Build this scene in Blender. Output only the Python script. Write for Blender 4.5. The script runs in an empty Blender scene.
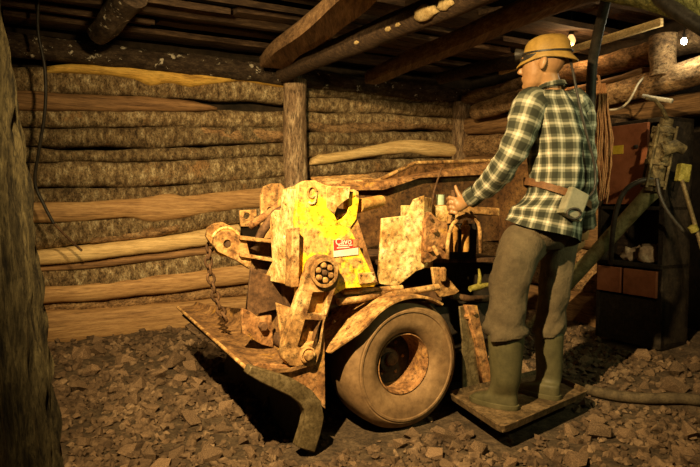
import bpy, bmesh, math, random
from mathutils import Vector, Matrix, Quaternion, noise
random.seed(7)
V = Vector
R = math.radians
S = bpy.context.scene
COL = S.collection
# ------------------------------------------------------------------ camera
FPX = 600.0
PITCH = math.atan(33.5 / FPX)
CAMZ = 1.1
cd = bpy.data.cameras.new('camera'); cam = bpy.data.objects.new('camera', cd); COL.objects.link(cam)
cd.sensor_width = 36; cd.lens = FPX / 700 * 36
cam.location = (0, 0, CAMZ); cam.rotation_euler = (R(90) - PITCH, 0, 0)
S.camera = cam
# ------------------------------------------------------------------ world, lights, exposure
w = bpy.data.worlds.new('world'); S.world = w; w.use_nodes = True
w.node_tree.nodes['Background'].inputs[0].default_value = (1.0, 0.7, 0.4, 1)
w.node_tree.nodes['Background'].inputs[1].default_value = 0.007
S.view_settings.view_transform = 'Standard'; S.view_settings.look = 'None'
S.view_settings.gamma = 1; S.view_settings.use_curve_mapping = False
S.view_settings.exposure = 0.0


def spot(name, loc, aim, watts, size, blend, col, rad):
    l = bpy.data.lights.new(name, 'SPOT'); l.energy = watts; l.spot_size = R(size); l.spot_blend = blend
    l.color = col; l.shadow_soft_size = rad
    o = bpy.data.objects.new(name, l); COL.objects.link(o); o.location = loc
    o.rotation_euler = (V(aim) - V(loc)).to_track_quat('-Z', 'Y').to_euler()
    return o


spot('key_spot', (-0.55, 1.0, 2.28), (0.0, 3.05, 0.90), 980, 90, 1.0, (1.0, 0.69, 0.30), 0.022)
spot('wall_fill', (-0.75, 2.55, 2.12), (-0.85, 4.9, 1.05), 135, 116, 0.9, (1.0, 0.70, 0.31), 0.05)  # added unseen lamp, brightens the log wall past the trunk
spot('right_fill', (1.65, 0.4, 2.0), (2.0, 4.7, 1.9), 220, 52, 1.0, (1.0, 0.76, 0.38), 0.05)  # added unseen lamp, lifts the right wall and cabinet
spot('side_spot', (2.7, 1.5, 1.9), (1.05, 3.3, 1.05), 85, 62, 0.9, (0.86, 0.95, 0.48), 0.05)


# ------------------------------------------------------------------ pixel helpers (a pixel gives only a direction)
def ray(u, v):
    p = PITCH
    return V((0, math.cos(p), -math.sin(p))) + V((1, 0, 0)) * ((u - 350) / FPX) + V((0, math.sin(p), math.cos(p))) * ((233.5 - v) / FPX)


O = V((0, 0, CAMZ))


def P(u, v, d):
    r = ray(u, v); return O + r * (d / r.y)


def G(u, v, z=0.0):
    r = ray(u, v); return O + r * ((z - CAMZ) / r.z)


class Frame:
    def __init__(s, loc, ang):
        s.loc = V(loc); s.ang = ang; s.m = Matrix.Rotation(ang, 4, 'Z'); s.m.translation = s.loc; s.inv = s.m.inverted()
        s.o = s.inv @ O

    def loc_of(s, p): return s.inv @ V(p)

    def at(s, u, v, axis, val):
        d = s.inv.to_3x3() @ ray(u, v)
        t = (val - s.o[axis]) / d[axis]
        return s.o + d * t


# ------------------------------------------------------------------ materials
MATS = {}


def ramp(nt, stops):
    n = nt.nodes.new('ShaderNodeValToRGB'); e = n.color_ramp.elements
    while len(e) < len(stops): e.new(0.5)
    for i, (p, c) in enumerate(stops): e[i].position = p; e[i].color = (*c, 1)
    return n


def mk(name, stops, scale=8, rough=0.8, bump=0.3, bscale=None, stretch=(1, 1, 1), metal=0.0, detail=6, var=0.25, layer=None, lscale=3.0, lrange=(0.5, 0.6), bdist=0.01, rotz=0, spec=0.3, bstretch=None, fine=0.35, fscale=None, wear=None):
    m = bpy.data.materials.new(name); m.use_nodes = True; nt = m.node_tree; N = nt.nodes; L = nt.links
    b = N['Principled BSDF']; b.inputs['Roughness'].default_value = rough; b.inputs['Metallic'].default_value = metal
    b.inputs['Specular IOR Level'].default_value = spec
    tc = N.new('ShaderNodeTexCoord'); oi = N.new('ShaderNodeObjectInfo')
    add = N.new('ShaderNodeVectorMath'); add.operation = 'ADD'
    cx = N.new('ShaderNodeMath'); cx.operation = 'MULTIPLY'; cx.inputs[1].default_value = 37.0
    L.new(oi.outputs['Random'], cx.inputs[0]); L.new(tc.outputs['Object'], add.inputs[0]); L.new(cx.outputs[0], add.inputs[1])
    mp = N.new('ShaderNodeMapping'); mp.inputs['Scale'].default_value = stretch; mp.inputs['Rotation'].default_value = (0, 0, rotz)
    L.new(add.outputs[0], mp.inputs[0])
    n = N.new('ShaderNodeTexNoise'); n.inputs['Scale'].default_value = scale; n.inputs['Detail'].default_value = detail; n.inputs['Roughness'].default_value = 0.65
    L.new(mp.outputs[0], n.inputs[0])
    r = ramp(nt, stops); L.new(n.outputs['Fac'], r.inputs[0]); out = r.outputs[0]
    if layer:
        n2 = N.new('ShaderNodeTexNoise'); n2.inputs['Scale'].default_value = lscale; n2.inputs['Detail'].default_value = 8; n2.inputs['Roughness'].default_value = 0.7
        L.new(add.outputs[0], n2.inputs[0])
        r2 = ramp(nt, [(lrange[0], (0, 0, 0)), (lrange[1], (1, 1, 1))]); L.new(n2.outputs['Fac'], r2.inputs[0])
        mx = N.new('ShaderNodeMix'); mx.data_type = 'RGBA'; L.new(r2.outputs[0], mx.inputs[0]); L.new(out, mx.inputs[6]); mx.inputs[7].default_value = (*layer, 1)
        out = mx.outputs[2]
    if wear:
        sp = N.new('ShaderNodeSeparateXYZ'); L.new(tc.outputs['Object'], sp.inputs[0])
        n5 = N.new('ShaderNodeTexNoise'); n5.inputs['Scale'].default_value = 16; n5.inputs['Detail'].default_value = 8; n5.inputs['Roughness'].default_value = 0.75; L.new(tc.outputs['Object'], n5.inputs[0])
        ma = N.new('ShaderNodeMath'); ma.operation = 'MULTIPLY_ADD'; ma.inputs[1].default_value = 0.30; L.new(n5.outputs['Fac'], ma.inputs[0]); L.new(sp.outputs[2], ma.inputs[2])
        mr5 = N.new('ShaderNodeMapRange'); mr5.inputs[1].default_value = wear + 0.13; mr5.inputs[2].default_value = wear + 0.17; L.new(ma.outputs[0], mr5.inputs[0])
        m5 = N.new('ShaderNodeMix'); m5.data_type = 'RGBA'; L.new(mr5.outputs[0], m5.inputs[0]); L.new(out, m5.inputs[6]); m5.inputs[7].default_value = (0.50, 0.29, 0.095, 1); out = m5.outputs[2]
    if fine:
        n4 = N.new('ShaderNodeTexNoise'); n4.inputs['Scale'].default_value = fscale or scale * 4; n4.inputs['Detail'].default_value = 10; n4.inputs['Roughness'].default_value = 0.8
        L.new(mp.outputs[0], n4.inputs[0]); r4 = ramp(nt, [(0.38, (max(1 - fine, 0.12),) * 3), (0.48, (1.0,) * 3), (0.62, (min(1 + fine * 0.8, 1.9),) * 3)])
        L.new(n4.outputs['Fac'], r4.inputs[0]); m4 = N.new('ShaderNodeMix'); m4.data_type = 'RGBA'; m4.blend_type = 'MULTIPLY'; m4.inputs[0].default_value = 1
        L.new(out, m4.inputs[6]); L.new(r4.outputs[0], m4.inputs[7]); out = m4.outputs[2]
    if var:
        hs = N.new('ShaderNodeHueSaturation'); mr = N.new('ShaderNodeMapRange'); mr.inputs[3].default_value = 1 - var; mr.inputs[4].default_value = 1 + var
        L.new(oi.outputs['Random'], mr.inputs[0]); L.new(mr.outputs[0], hs.inputs['Value']); L.new(out, hs.inputs['Color']); out = hs.outputs[0]
    L.new(out, b.inputs['Base Color'])
    if bump:
        n3 = N.new('ShaderNodeTexNoise'); n3.inputs['Scale'].default_value = bscale or scale * 2; n3.inputs['Detail'].default_value = 8; n3.inputs['Roughness'].default_value = 0.7
        if bstretch:
            mp2 = N.new('ShaderNodeMapping'); mp2.inputs['Scale'].default_value = bstretch; L.new(add.outputs[0], mp2.inputs[0]); L.new(mp2.outputs[0], n3.inputs[0])
        else: L.new(mp.outputs[0], n3.inputs[0])
        bp = N.new('ShaderNodeBump'); bp.inputs['Strength'].default_value = bump; bp.inputs['Distance'].default_value = bdist
        L.new(n3.outputs['Fac'], bp.inputs['Height']); L.new(bp.outputs[0], b.inputs['Normal'])
    MATS[name] = m
    return m


def emit(name, col, st):
    m = bpy.data.materials.new(name); m.use_nodes = True; b = m.node_tree.nodes['Principled BSDF']
    b.inputs['Base Color'].default_value = (*col, 1); b.inputs['Emission Color'].default_value = (*col, 1); b.inputs['Emission Strength'].default_value = st
    MATS[name] = m


mk('bark', [(0.30, (0.055, 0.034, 0.017)), (0.44, (0.18, 0.118, 0.058)), (0.55, (0.30, 0.215, 0.11)), (0.68, (0.54, 0.44, 0.27))], 10, 0.95, 1.0, 26, (2.6, 1, 1.4), var=0.3, fine=0.95, fscale=38, layer=(0.30, 0.17, 0.07), lscale=4, lrange=(0.58, 0.66), bdist=0.03)
mk('bark_orange', [(0.28, (0.06, 0.035, 0.018)), (0.45, (0.24, 0.14, 0.065)), (0.62, (0.40, 0.25, 0.12)), (0.75, (0.45, 0.37, 0.24))], 9, 0.95, 0.9, 18, (1.4, 1, 2.0), var=0.3, bdist=0.03, fine=0.85, fscale=34)
mk('split_wood', [(0.30, (0.20, 0.105, 0.042)), (0.48, (0.33, 0.19, 0.078)), (0.62, (0.42, 0.255, 0.11)), (0.78, (0.50, 0.33, 0.15))], 3.2, 0.75, 0.35, 5, (0.8, 6, 14), var=0.14, bdist=0.006)
mk('split_wood_dark', [(0.30, (0.08, 0.040, 0.018)), (0.5, (0.20, 0.11, 0.048)), (0.68, (0.30, 0.17, 0.075)), (0.8, (0.38, 0.23, 0.11))], 3.2, 0.8, 0.4, 5, (0.8, 6, 14), var=0.18, bdist=0.008)
mk('pale_wood', [(0.30, (0.42, 0.27, 0.11)), (0.5, (0.62, 0.43, 0.19)), (0.7, (0.74, 0.55, 0.27))], 3.0, 0.7, 0.3, 5, (0.8, 6, 14), var=0.06, bdist=0.005)
mk('yellow_wood', [(0.30, (0.32, 0.17, 0.03)), (0.5, (0.60, 0.36, 0.07)), (0.7, (0.74, 0.50, 0.12))], 2.5, 0.7, 0.4, 5, (1.2, 6, 9), var=0.05, bdist=0.008)
mk('dark_wood', [(0.30, (0.018, 0.010, 0.006)), (0.5, (0.055, 0.032, 0.018)), (0.66, (0.10, 0.062, 0.034)), (0.82, (0.19, 0.13, 0.075))], 6, 0.9, 0.5, 10, (1.2, 8, 8), var=0.35, layer=(0.40, 0.34, 0.22), lscale=9, lrange=(0.68, 0.74), bdist=0.012)
mk('header_bark', [(0.30, (0.014, 0.009, 0.006)), (0.5, (0.05, 0.032, 0.02)), (0.7, (0.11, 0.08, 0.05))], 9, 0.9, 0.9, 14, (1.2, 1, 3), var=0.1, layer=(0.62, 0.56, 0.44), lscale=13, lrange=(0.60, 0.63), bdist=0.02)
mk('beam_wood', [(0.30, (0.06, 0.032, 0.015)), (0.5, (0.16, 0.09, 0.042)), (0.7, (0.26, 0.16, 0.08))], 3.0, 0.85, 0.5, 6, (10, 0.8, 10), var=0.2, bdist=0.01)
mk('mossy_bark', [(0.30, (0.05, 0.046, 0.016)), (0.5, (0.17, 0.165, 0.05)), (0.68, (0.32, 0.30, 0.10)), (0.8, (0.44, 0.42, 0.20))], 10, 0.95, 0.9, 14, (3, 3, 0.9), var=0.1, bdist=0.02)
mk('trunk_bark', [(0.34, (0.008, 0.006, 0.003)), (0.47, (0.042, 0.033, 0.015)), (0.60, (0.085, 0.068, 0.032)), (0.74, (0.15, 0.125, 0.062))], 16, 0.95, 0.9, 24, (2.2, 2.2, 0.35), var=0, bdist=0.02, fine=0.8, fscale=60)
mk('post_bark', [(0.30, (0.07, 0.04, 0.022)), (0.48, (0.20, 0.13, 0.075)), (0.62, (0.34, 0.245, 0.15)), (0.78, (0.50, 0.41, 0.28))], 14, 0.95, 0.8, 20, (2.2, 2.2, 0.5), var=0.1, bdist=0.015, fine=0.9, fscale=40)
mk('dirt', [(0.30, (0.03, 0.020, 0.012)), (0.5, (0.075, 0.05, 0.029)), (0.7, (0.14, 0.097, 0.058))], 14, 1.0, 1.0, 40, var=0, bdist=0.02)
mk('rock', [(0.30, (0.065, 0.039, 0.022)), (0.5, (0.15, 0.094, 0.053)), (0.7, (0.29, 0.195, 0.118))], 16, 0.9, 0.6, 30, var=0.32, bdist=0.01)
mk('gravel', [(0.30, (0.035, 0.021, 0.012)), (0.5, (0.10, 0.063, 0.036)), (0.7, (0.23, 0.155, 0.092))], 7, 0.9, 0.5, 60, var=0, bdist=0.008)
mk('cave', [(0.3, (0.008, 0.006, 0.004)), (0.6, (0.03, 0.02, 0.012)), (0.8, (0.05, 0.035, 0.02))], 4, 1, 0.8, 8, var=0)
mk('yellow_paint', [(0.30, (0.80, 0.42, 0.015)), (0.5, (0.90, 0.56, 0.02)), (0.66, (0.78, 0.50, 0.05)), (0.78, (0.60, 0.42, 0.16))], 10, 0.6, 0.35, 40, var=0, layer=(0.50, 0.28, 0.09), lscale=7, lrange=(0.50, 0.58), bdist=0.004, fine=0.8, fscale=38, wear=1.115)
mk('dusty_yellow', [(0.30, (0.62, 0.33, 0.05)), (0.45, (0.70, 0.50, 0.17)), (0.6, (0.74, 0.60, 0.32)), (0.75, (0.55, 0.33, 0.12))], 12, 0.8, 0.4, 40, var=0, layer=(0.82, 0.55, 0.04), lscale=5, lrange=(0.54, 0.66), bdist=0.004, fine=0.8, fscale=38)
mk('cream_dust', [(0.30, (0.30, 0.16, 0.045)), (0.46, (0.55, 0.36, 0.13)), (0.58, (0.74, 0.56, 0.26)), (0.72, (0.84, 0.70, 0.42))], 14, 0.85, 0.5, 50, var=0, layer=(0.36, 0.175, 0.045), lscale=8, lrange=(0.52, 0.64), bdist=0.005, fine=0.8, fscale=38)
mk('tan_steel', [(0.30, (0.10, 0.048, 0.016)), (0.45, (0.28, 0.15, 0.05)), (0.58, (0.44, 0.265, 0.10)), (0.72, (0.60, 0.43, 0.20))], 11, 0.85, 0.5, 50, var=0, layer=(0.13, 0.058, 0.02), lscale=9, lrange=(0.52, 0.64), bdist=0.005, fine=0.8, fscale=38)
mk('rust', [(0.30, (0.08, 0.036, 0.014)), (0.46, (0.20, 0.095, 0.034)), (0.6, (0.33, 0.17, 0.065)), (0.75, (0.42, 0.25, 0.11))], 14, 0.85, 0.6, 50, var=0, layer=(0.46, 0.25, 0.05), lscale=9, lrange=(0.58, 0.68), bdist=0.006, fine=0.8, fscale=38)
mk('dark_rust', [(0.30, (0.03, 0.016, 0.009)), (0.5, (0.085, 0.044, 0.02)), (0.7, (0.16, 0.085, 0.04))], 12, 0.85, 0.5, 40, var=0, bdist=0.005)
mk('hopper_rust_shade', [(0.30, (0.035, 0.016, 0.006)), (0.5, (0.085, 0.040, 0.014)), (0.7, (0.18, 0.095, 0.032))], 6, 0.75, 0.4, 30, var=0, bdist=0.004, fine=0.8, fscale=38)  # rust darkened so its colour carries the shade inside the hopper
mk('scoop_rust', [(0.30, (0.05, 0.024, 0.009)), (0.46, (0.12, 0.060, 0.022)), (0.6, (0.20, 0.105, 0.038)), (0.75, (0.30, 0.18, 0.075))], 12, 0.8, 0.7, 40, var=0, layer=(0.34, 0.18, 0.03), lscale=9, lrange=(0.58, 0.68), bdist=0.008, fine=0.5)
mk('black_steel', [(0.30, (0.010, 0.007, 0.005)), (0.6, (0.03, 0.022, 0.014)), (0.8, (0.06, 0.042, 0.026))], 12, 0.8, 0.4, 40, var=0)
mk('orange_steel', [(0.30, (0.30, 0.14, 0.03)), (0.5, (0.46, 0.24, 0.06)), (0.7, (0.55, 0.33, 0.10))], 14, 0.7, 0.4, 50, var=0, bdist=0.004)
mk('worn_steel', [(0.30, (0.06, 0.042, 0.018)), (0.5, (0.12, 0.088, 0.042)), (0.7, (0.21, 0.16, 0.085))], 16, 0.6, 0.4, 50, metal=0.3, var=0, bdist=0.004)
mk('rubber', [(0.30, (0.115, 0.066, 0.030)), (0.5, (0.20, 0.12, 0.056)), (0.7, (0.30, 0.19, 0.095))], 7, 0.75, 0.25, 40, var=0, bdist=0.004, layer=(0.10, 0.06, 0.03), lscale=3, lrange=(0.55, 0.7), fine=0.12)
mk('moss_metal', [(0.30, (0.10, 0.09, 0.012)), (0.5, (0.22, 0.19, 0.035)), (0.7, (0.32, 0.28, 0.08))], 20, 0.7, 0.4, 60, var=0)
mk('platform_steel', [(0.30, (0.035, 0.022, 0.011)), (0.5, (0.10, 0.064, 0.03)), (0.7, (0.22, 0.145, 0.075))], 14, 0.7, 0.5, 40, var=0, metal=0.2)
mk('hose_black', [(0.3, (0.012, 0.010, 0.008)), (0.7, (0.04, 0.033, 0.026))], 20, 0.45, 0.2, 60, var=0)
mk('hose_dusty', [(0.3, (0.04, 0.028, 0.015)), (0.7, (0.11, 0.08, 0.044))], 20, 0.8, 0.3, 60, var=0)
mk('skin', [(0.3, (0.27, 0.14, 0.058)), (0.7, (0.34, 0.185, 0.08))], 6, 0.45, 0.05, 30, var=0, spec=0.4, fine=0.12)
mk('trousers', [(0.3, (0.055, 0.040, 0.022)), (0.5, (0.08, 0.060, 0.034)), (0.7, (0.11, 0.084, 0.049))], 5, 0.95, 0.8, 12, var=0, bdist=0.02, bstretch=(1, 1, 0.6), fine=0.12)
mk('boot_rubber', [(0.3, (0.045, 0.040, 0.018)), (0.5, (0.068, 0.060, 0.027)), (0.7, (0.10, 0.085, 0.042))], 6, 0.6, 0.15, 25, var=0, fine=0.12)
mk('helmet', [(0.3, (0.25, 0.15, 0.032)), (0.5, (0.34, 0.21, 0.05)), (0.7, (0.42, 0.28, 0.08))], 7, 0.55, 0.15, 30, var=0, fine=0.12)
mk('leather', [(0.3, (0.09, 0.042, 0.018)), (0.7, (0.15, 0.072, 0.03))], 12, 0.6, 0.2, 40, var=0)
mk('grey_case', [(0.3, (0.15, 0.145, 0.10)), (0.7, (0.24, 0.225, 0.165))], 8, 0.5, 0.1, 40, var=0, fine=0.12)
mk('teal_enamel', [(0.3, (0.36, 0.52, 0.40)), (0.7, (0.46, 0.62, 0.48))], 8, 0.35, 0.05, 30, var=0, fine=0.12)
mk('red_cabinet', [(0.3, (0.22, 0.075, 0.034)), (0.5, (0.30, 0.105, 0.048)), (0.7, (0.36, 0.135, 0.065))], 5, 0.55, 0.15, 30, var=0.05, fine=0.12)
mk('yellow_label', [(0.3, (0.62, 0.44, 0.03)), (0.7, (0.75, 0.55, 0.06))], 10, 0.6, 0, var=0, fine=0.12)
mk('red_label', [(0.3, (0.50, 0.03, 0.02)), (0.7, (0.60, 0.05, 0.03))], 10, 0.5, 0, var=0, fine=0.12)
mk('white_label', [(0.3, (0.62, 0.58, 0.50)), (0.7, (0.80, 0.76, 0.68))], 10, 0.5, 0, var=0, fine=0.12)
mk('rope', [(0.3, (0.30, 0.13, 0.05)), (0.7, (0.50, 0.25, 0.11))], 30, 0.95, 0.3, 80, var=0)
mk('green_pipe', [(0.3, (0.07, 0.065, 0.028)), (0.5, (0.13, 0.12, 0.055)), (0.7, (0.19, 0.175, 0.085))], 9, 0.55, 0.2, 30, var=0)
mk('drill_steel', [(0.3, (0.03, 0.022, 0.010)), (0.5, (0.10, 0.075, 0.034)), (0.7, (0.22, 0.17, 0.08))], 18, 0.7, 0.5, 50, var=0)
mk('white_cable', [(0.3, (0.45, 0.40, 0.30)), (0.7, (0.6, 0.54, 0.42))], 10, 0.6, 0, var=0)
mk('rag', [(0.3, (0.30, 0.20, 0.12)), (0.7, (0.48, 0.36, 0.24))], 10, 0.95, 0.4, 30, var=0)
mk('fungus', [(0.3, (0.32, 0.22, 0.09)), (0.7, (0.50, 0.38, 0.19))], 20, 0.9, 0.5, 40, var=0.1)
emit('bulb_white', (1.0, 0.95, 0.72), 60)
emit('bulb_warm', (1.0, 0.62, 0.24), 1.1)


def plaid():
    m = bpy.data.materials.new('plaid'); m.use_nodes = True; nt = m.node_tree; N = nt.nodes; L = nt.links
    b = N['Principled BSDF']; b.inputs['Roughness'].default_value = 0.9; b.inputs['Specular IOR Level'].default_value = 0.15
    uv = N.new('ShaderNodeTexCoord'); sp = N.new('ShaderNodeSeparateXYZ'); L.new(uv.outputs['UV'], sp.inputs[0])
    outs = []
    for i in (0, 1):
        d = N.new('ShaderNodeMath'); d.operation = 'DIVIDE'; d.inputs[1].default_value = 0.068; L.new(sp.outputs[i], d.inputs[0])
        f = N.new('ShaderNodeMath'); f.operation = 'FRACT'; L.new(d.outputs[0], f.inputs[0])
        r = ramp(nt, [(0.0, (0.08,) * 3), (0.36, (0.08,) * 3), (0.42, (0.55,) * 3), (0.55, (0.55,) * 3), (0.60, (1.0,) * 3), (0.72, (1.0,) * 3), (0.76, (0.5,) * 3), (0.92, (0.5,) * 3), (0.97, (0.08,) * 3)])
        L.new(f.outputs[0], r.inputs[0]); outs.append(r.outputs[0])
    a = N.new('ShaderNodeMath'); a.operation = 'ADD'; L.new(outs[0], a.inputs[0]); L.new(outs[1], a.inputs[1])
    h = N.new('ShaderNodeMath'); h.operation = 'MULTIPLY'; h.inputs[1].default_value = 0.5; L.new(a.outputs[0], h.inputs[0])
    c = ramp(nt, [(0.05, (0.022, 0.024, 0.017)), (0.32, (0.075, 0.078, 0.055)), (0.55, (0.22, 0.215, 0.16)), (0.80, (0.38, 0.36, 0.28)), (1.0, (0.58, 0.55, 0.44))])
    L.new(h.outputs[0], c.inputs[0]); L.new(c.outputs[0], b.inputs['Base Color'])
    n = N.new('ShaderNodeTexNoise'); n.inputs['Scale'].default_value = 9; n.inputs['Detail'].default_value = 5; L.new(uv.outputs['Object'], n.inputs[0])
    bp = N.new('ShaderNodeBump'); bp.inputs['Strength'].default_value = 0.45; bp.inputs['Distance'].default_value = 0.03; L.new(n.outputs['Fac'], bp.inputs['Height']); L.new(bp.outputs[0], b.inputs['Normal'])
    MATS['plaid'] = m


plaid()


# ------------------------------------------------------------------ mesh builder
def link(o, parent=None):
    COL.objects.link(o)
    if parent: o.parent = parent
    return o


def tag(o, label=None, cat=None, group=None, kind=None):
    if label: o['label'] = label
    if cat: o['category'] = cat
    if group: o['group'] = group
    if kind: o['kind'] = kind
    return o


def empty(name, loc, rz=0.0):
    o = bpy.data.objects.new(name, None); o.empty_display_size = 0.1; o.location = loc; o.rotation_euler = (0, 0, rz)
    return link(o)


def perp(d):
    d = d.normalized(); a = V((0, 0, 1)) if abs(d.z) < 0.9 else V((1, 0, 0))
    x = d.cross(a).normalized(); return x, d.cross(x).normalized()


class MB:
    def __init__(s): s.v = []; s.f = []; s.uv = {}

    def loft(s, rings, closed=True, caps=True, uvs=None):
        b = len(s.v); n = len(rings[0])
        for r in rings: s.v += [V(p) for p in r]
        for i in range(len(rings) - 1):
            for j in range(n if closed else n - 1):
                k = (j + 1) % n
                s.f.append((b + i * n + j, b + i * n + k, b + (i + 1) * n + k, b + (i + 1) * n + j))
                if uvs:
                    kk = j + 1
                    s.uv[len(s.f) - 1] = [uvs[i][j], uvs[i][kk], uvs[i + 1][kk], uvs[i + 1][j]]
        if closed and caps:
            s.f.append(tuple(b + j for j in reversed(range(n)))); e = b + (len(rings) - 1) * n
            s.f.append(tuple(e + j for j in range(n)))
        return s

    def tube(s, path, r, n=10, up=None, flat=1.0):
        path = [V(p) for p in path]; rs = r if isinstance(r, (list, tuple)) else [r] * len(path)
        t0 = (path[1] - path[0]).normalized(); x, y = perp(t0)
        if up is not None:
            y = (V(up) - t0 * V(up).dot(t0)).normalized(); x = y.cross(t0).normalized()
        rings = []; prev = t0
        for i, p in enumerate(path):
            t = (path[min(i + 1, len(path) - 1)] - path[max(i - 1, 0)]).normalized()
            q = prev.rotation_difference(t); x = q @ x; y = q @ y; prev = t
            rings.append([p + (x * math.cos(2 * math.pi * j / n) * flat + y * math.sin(2 * math.pi * j / n)) * rs[i] for j in range(n)])
        return s.loft(rings)

    def box(s, c, size, m=None):
        c = V(c); h = V(size) / 2; b = len(s.v)
        for z in (-1, 1):
            for y in (-1, 1):
                for x in (-1, 1):
                    p = V((x * h.x, y * h.y, z * h.z)); s.v.append(c + (m @ p if m else p))
        for f in ((0, 2, 3, 1), (4, 5, 7, 6), (0, 1, 5, 4), (2, 6, 7, 3), (0, 4, 6, 2), (1, 3, 7, 5)): s.f.append(tuple(b + i for i in f))
        return s

    def prism(s, pts, ext):
        b = len(s.v); n = len(pts); ext = V(ext)
        s.v += [V(p) for p in pts] + [V(p) + ext for p in pts]
        nrm = V((0, 0, 0))
        for i in range(n): nrm += V(pts[i]).cross(V(pts[(i + 1) % n]))
        fl = nrm.dot(ext) > 0
        lo = list(range(b, b + n)); hi = list(range(b + n, b + 2 * n))
        s.f.append(tuple(reversed(lo)) if fl else tuple(lo)); s.f.append(tuple(hi) if fl else tuple(reversed(hi)))
        for i in range(n):
            j = (i + 1) % n; q = (b + i, b + j, b + n + j, b + n + i); s.f.append(q if fl else q[::-1])
        return s

    def lathe(s, prof, c, axis, n=32, caps=True):
        axis = V(axis).normalized(); X, Y = perp(axis); c = V(c)
        s.loft([[c + axis * h + (X * math.cos(2 * math.pi * j / n) + Y * math.sin(2 * math.pi * j / n)) * max(r, 1e-4) for j in range(n)] for r, h in prof], caps=caps)
        return s

    def ball(s, c, rx, ax=(1, 0, 0), ay=(0, 1, 0), az=(0, 0, 1), n=14, m=9):
        c = V(c); ax, ay, az = V(ax), V(ay), V(az); rings = []
        for i in range(m + 1):
            th = math.pi * i / m; rr = max(math.sin(th), 1e-3)
            rings.append([c + ax * rx[0] * rr * math.cos(2 * math.pi * j / n) + ay * rx[1] * rr * math.sin(2 * math.pi * j / n) - az * rx[2] * math.cos(th) for j in range(n)])
        return s.loft(rings)

    def bolt(s, c, axis, r, h, sides=6):
        return s.lathe([(r, 0), (r, h * 0.8), (r * 0.8, h)], c, axis, sides)

    def mesh(s, name, off=None):
        me = bpy.data.meshes.new(name)
        vs = [(p - off if off is not None else p) for p in s.v]
        me.from_pydata([tuple(p) for p in vs], [], s.f)
        if s.uv:
            ul = me.uv_layers.new(name='UVMap')
            for pi, poly in enumerate(me.polygons):
                if pi in s.uv:
                    for li, uvc in zip(poly.loop_indices, s.uv[pi]): ul.data[li].uv = uvc
        bm = bmesh.new(); bm.from_mesh(me); bmesh.ops.recalc_face_normals(bm, faces=bm.faces); bm.to_mesh(me); bm.free()
        return me

    def build(s, name, mat, parent=None, smooth=False, bevel=0.0, off=None, sub=0, angle=None):
        me = s.mesh(name, V(off) if off is not None else None)
        o = bpy.data.objects.new(name, me); me.materials.append(MATS[mat]); link(o, parent)
        if smooth or angle: me.polygons.foreach_set('use_smooth', [True] * len(me.polygons))
        if angle: me.set_sharp_from_angle(angle=R(angle))
        if bevel:
            m = o.modifiers.new('bevel', 'BEVEL'); m.width = bevel; m.segments = 2; m.limit_method = 'ANGLE'; m.angle_limit = R(40)
        if sub:
            m = o.modifiers.new('sub', 'SUBSURF'); m.levels = sub; m.render_levels = sub
        return o


def holed(outline, holes, depth, mtx, bevel=0.002):
    """flat plate with holes: 2D outlines -> solid mesh, placed by mtx (local xy plane, thickness along z centred)"""
    cu = bpy.data.curves.new('t', 'CURVE'); cu.dimensions = '2D'; cu.fill_mode = 'BOTH'; cu.extrude = depth / 2; cu.bevel_depth = bevel; cu.bevel_resolution = 1
    for poly in [outline] + holes:
        sp = cu.splines.new('POLY'); sp.points.add(len(poly) - 1); sp.use_cyclic_u = True
        for p, q in zip(sp.points, poly): p.co = (q[0], q[1], 0, 1)
    o = bpy.data.objects.new('t', cu); COL.objects.link(o)
    dg = bpy.context.evaluated_depsgraph_get(); me = bpy.data.meshes.new_from_object(o.evaluated_get(dg))
    bpy.data.objects.remove(o); bpy.data.curves.remove(cu)
    me.transform(mtx); return me


def obj_me(name, me, mat, parent=None):
    o = bpy.data.objects.new(name, me); me.materials.clear(); me.materials.append(MATS[mat]); return link(o, parent)


def fn(x, y=0.0, z=0.0): return noise.noise(V((x, y, z)))


def log(mb, p0, p1, r0, r1, rough=0.12, seg=26, n=16, seed=0.0, fr=3.0, bend=0.02):
    p0, p1 = V(p0), V(p1); d = p1 - p0; L_ = d.length; x, y = perp(d); rings = []
    for i in range(seg + 1):
        t = i / seg; r = r0 + (r1 - r0) * t
        c = p0 + d * t + x * fn(t * 2.3, seed) * bend + y * fn(t * 2.3, seed + 9) * bend
        ring = []
        for j in range(n):
            a = 2 * math.pi * j / n
            k = 1 + rough * (fn(math.cos(a) * fr + seed, math.sin(a) * fr, t * L_ * 1.6) + 0.5 * fn(math.cos(a) * fr * 2.5, math.sin(a) * fr * 2.5 + seed, t * L_ * 6))
            ring.append(c + (x * math.cos(a) + y * math.sin(a)) * r * k)
        rings.append(ring)
    return mb.loft(rings)


# ------------------------------------------------------------------ the room shell
T = V((3.32, 1.75, 0)).normalized(); A0 = V((-2.2, 4.55, 0)); B0 = V((1.12, 6.3, 0))
WB = Frame(A0, math.atan2(T.y, T.x))                      # back wall: local x along it, -y towards the room
T2 = V((T.y, -T.x, 0)); WR = Frame(B0, math.atan2(T2.y, T2.x))   # right wall


MX = V((0.27, 2.82, 0))


def ground(x, y):
    h = 0.05 * fn(x * 1.3, y * 1.3, 3) + 0.025 * fn(x * 4, y * 4, 7) + 0.012 * fn(x * 11, y * 11, 2)
    lw = WB.inv @ V((x, y, 0)); h += 0.07 * max(0, 1 + lw.y / 1.1) ** 2 * (1 if lw.x < 2.2 else 0.3)
    lr = WR.inv @ V((x, y, 0)); h += 0.14 * max(0, 1 + lr.y / 1.3) * max(0, min(1, (lr.x - 0.6) / 0.8))
    flat = min(1, (V((x, y, 0)) - V((0.45, 3.05, 0))).length / 0.9)
    h = h * flat ** 2 - 0.01 * (1 - flat)
    return h


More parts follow.
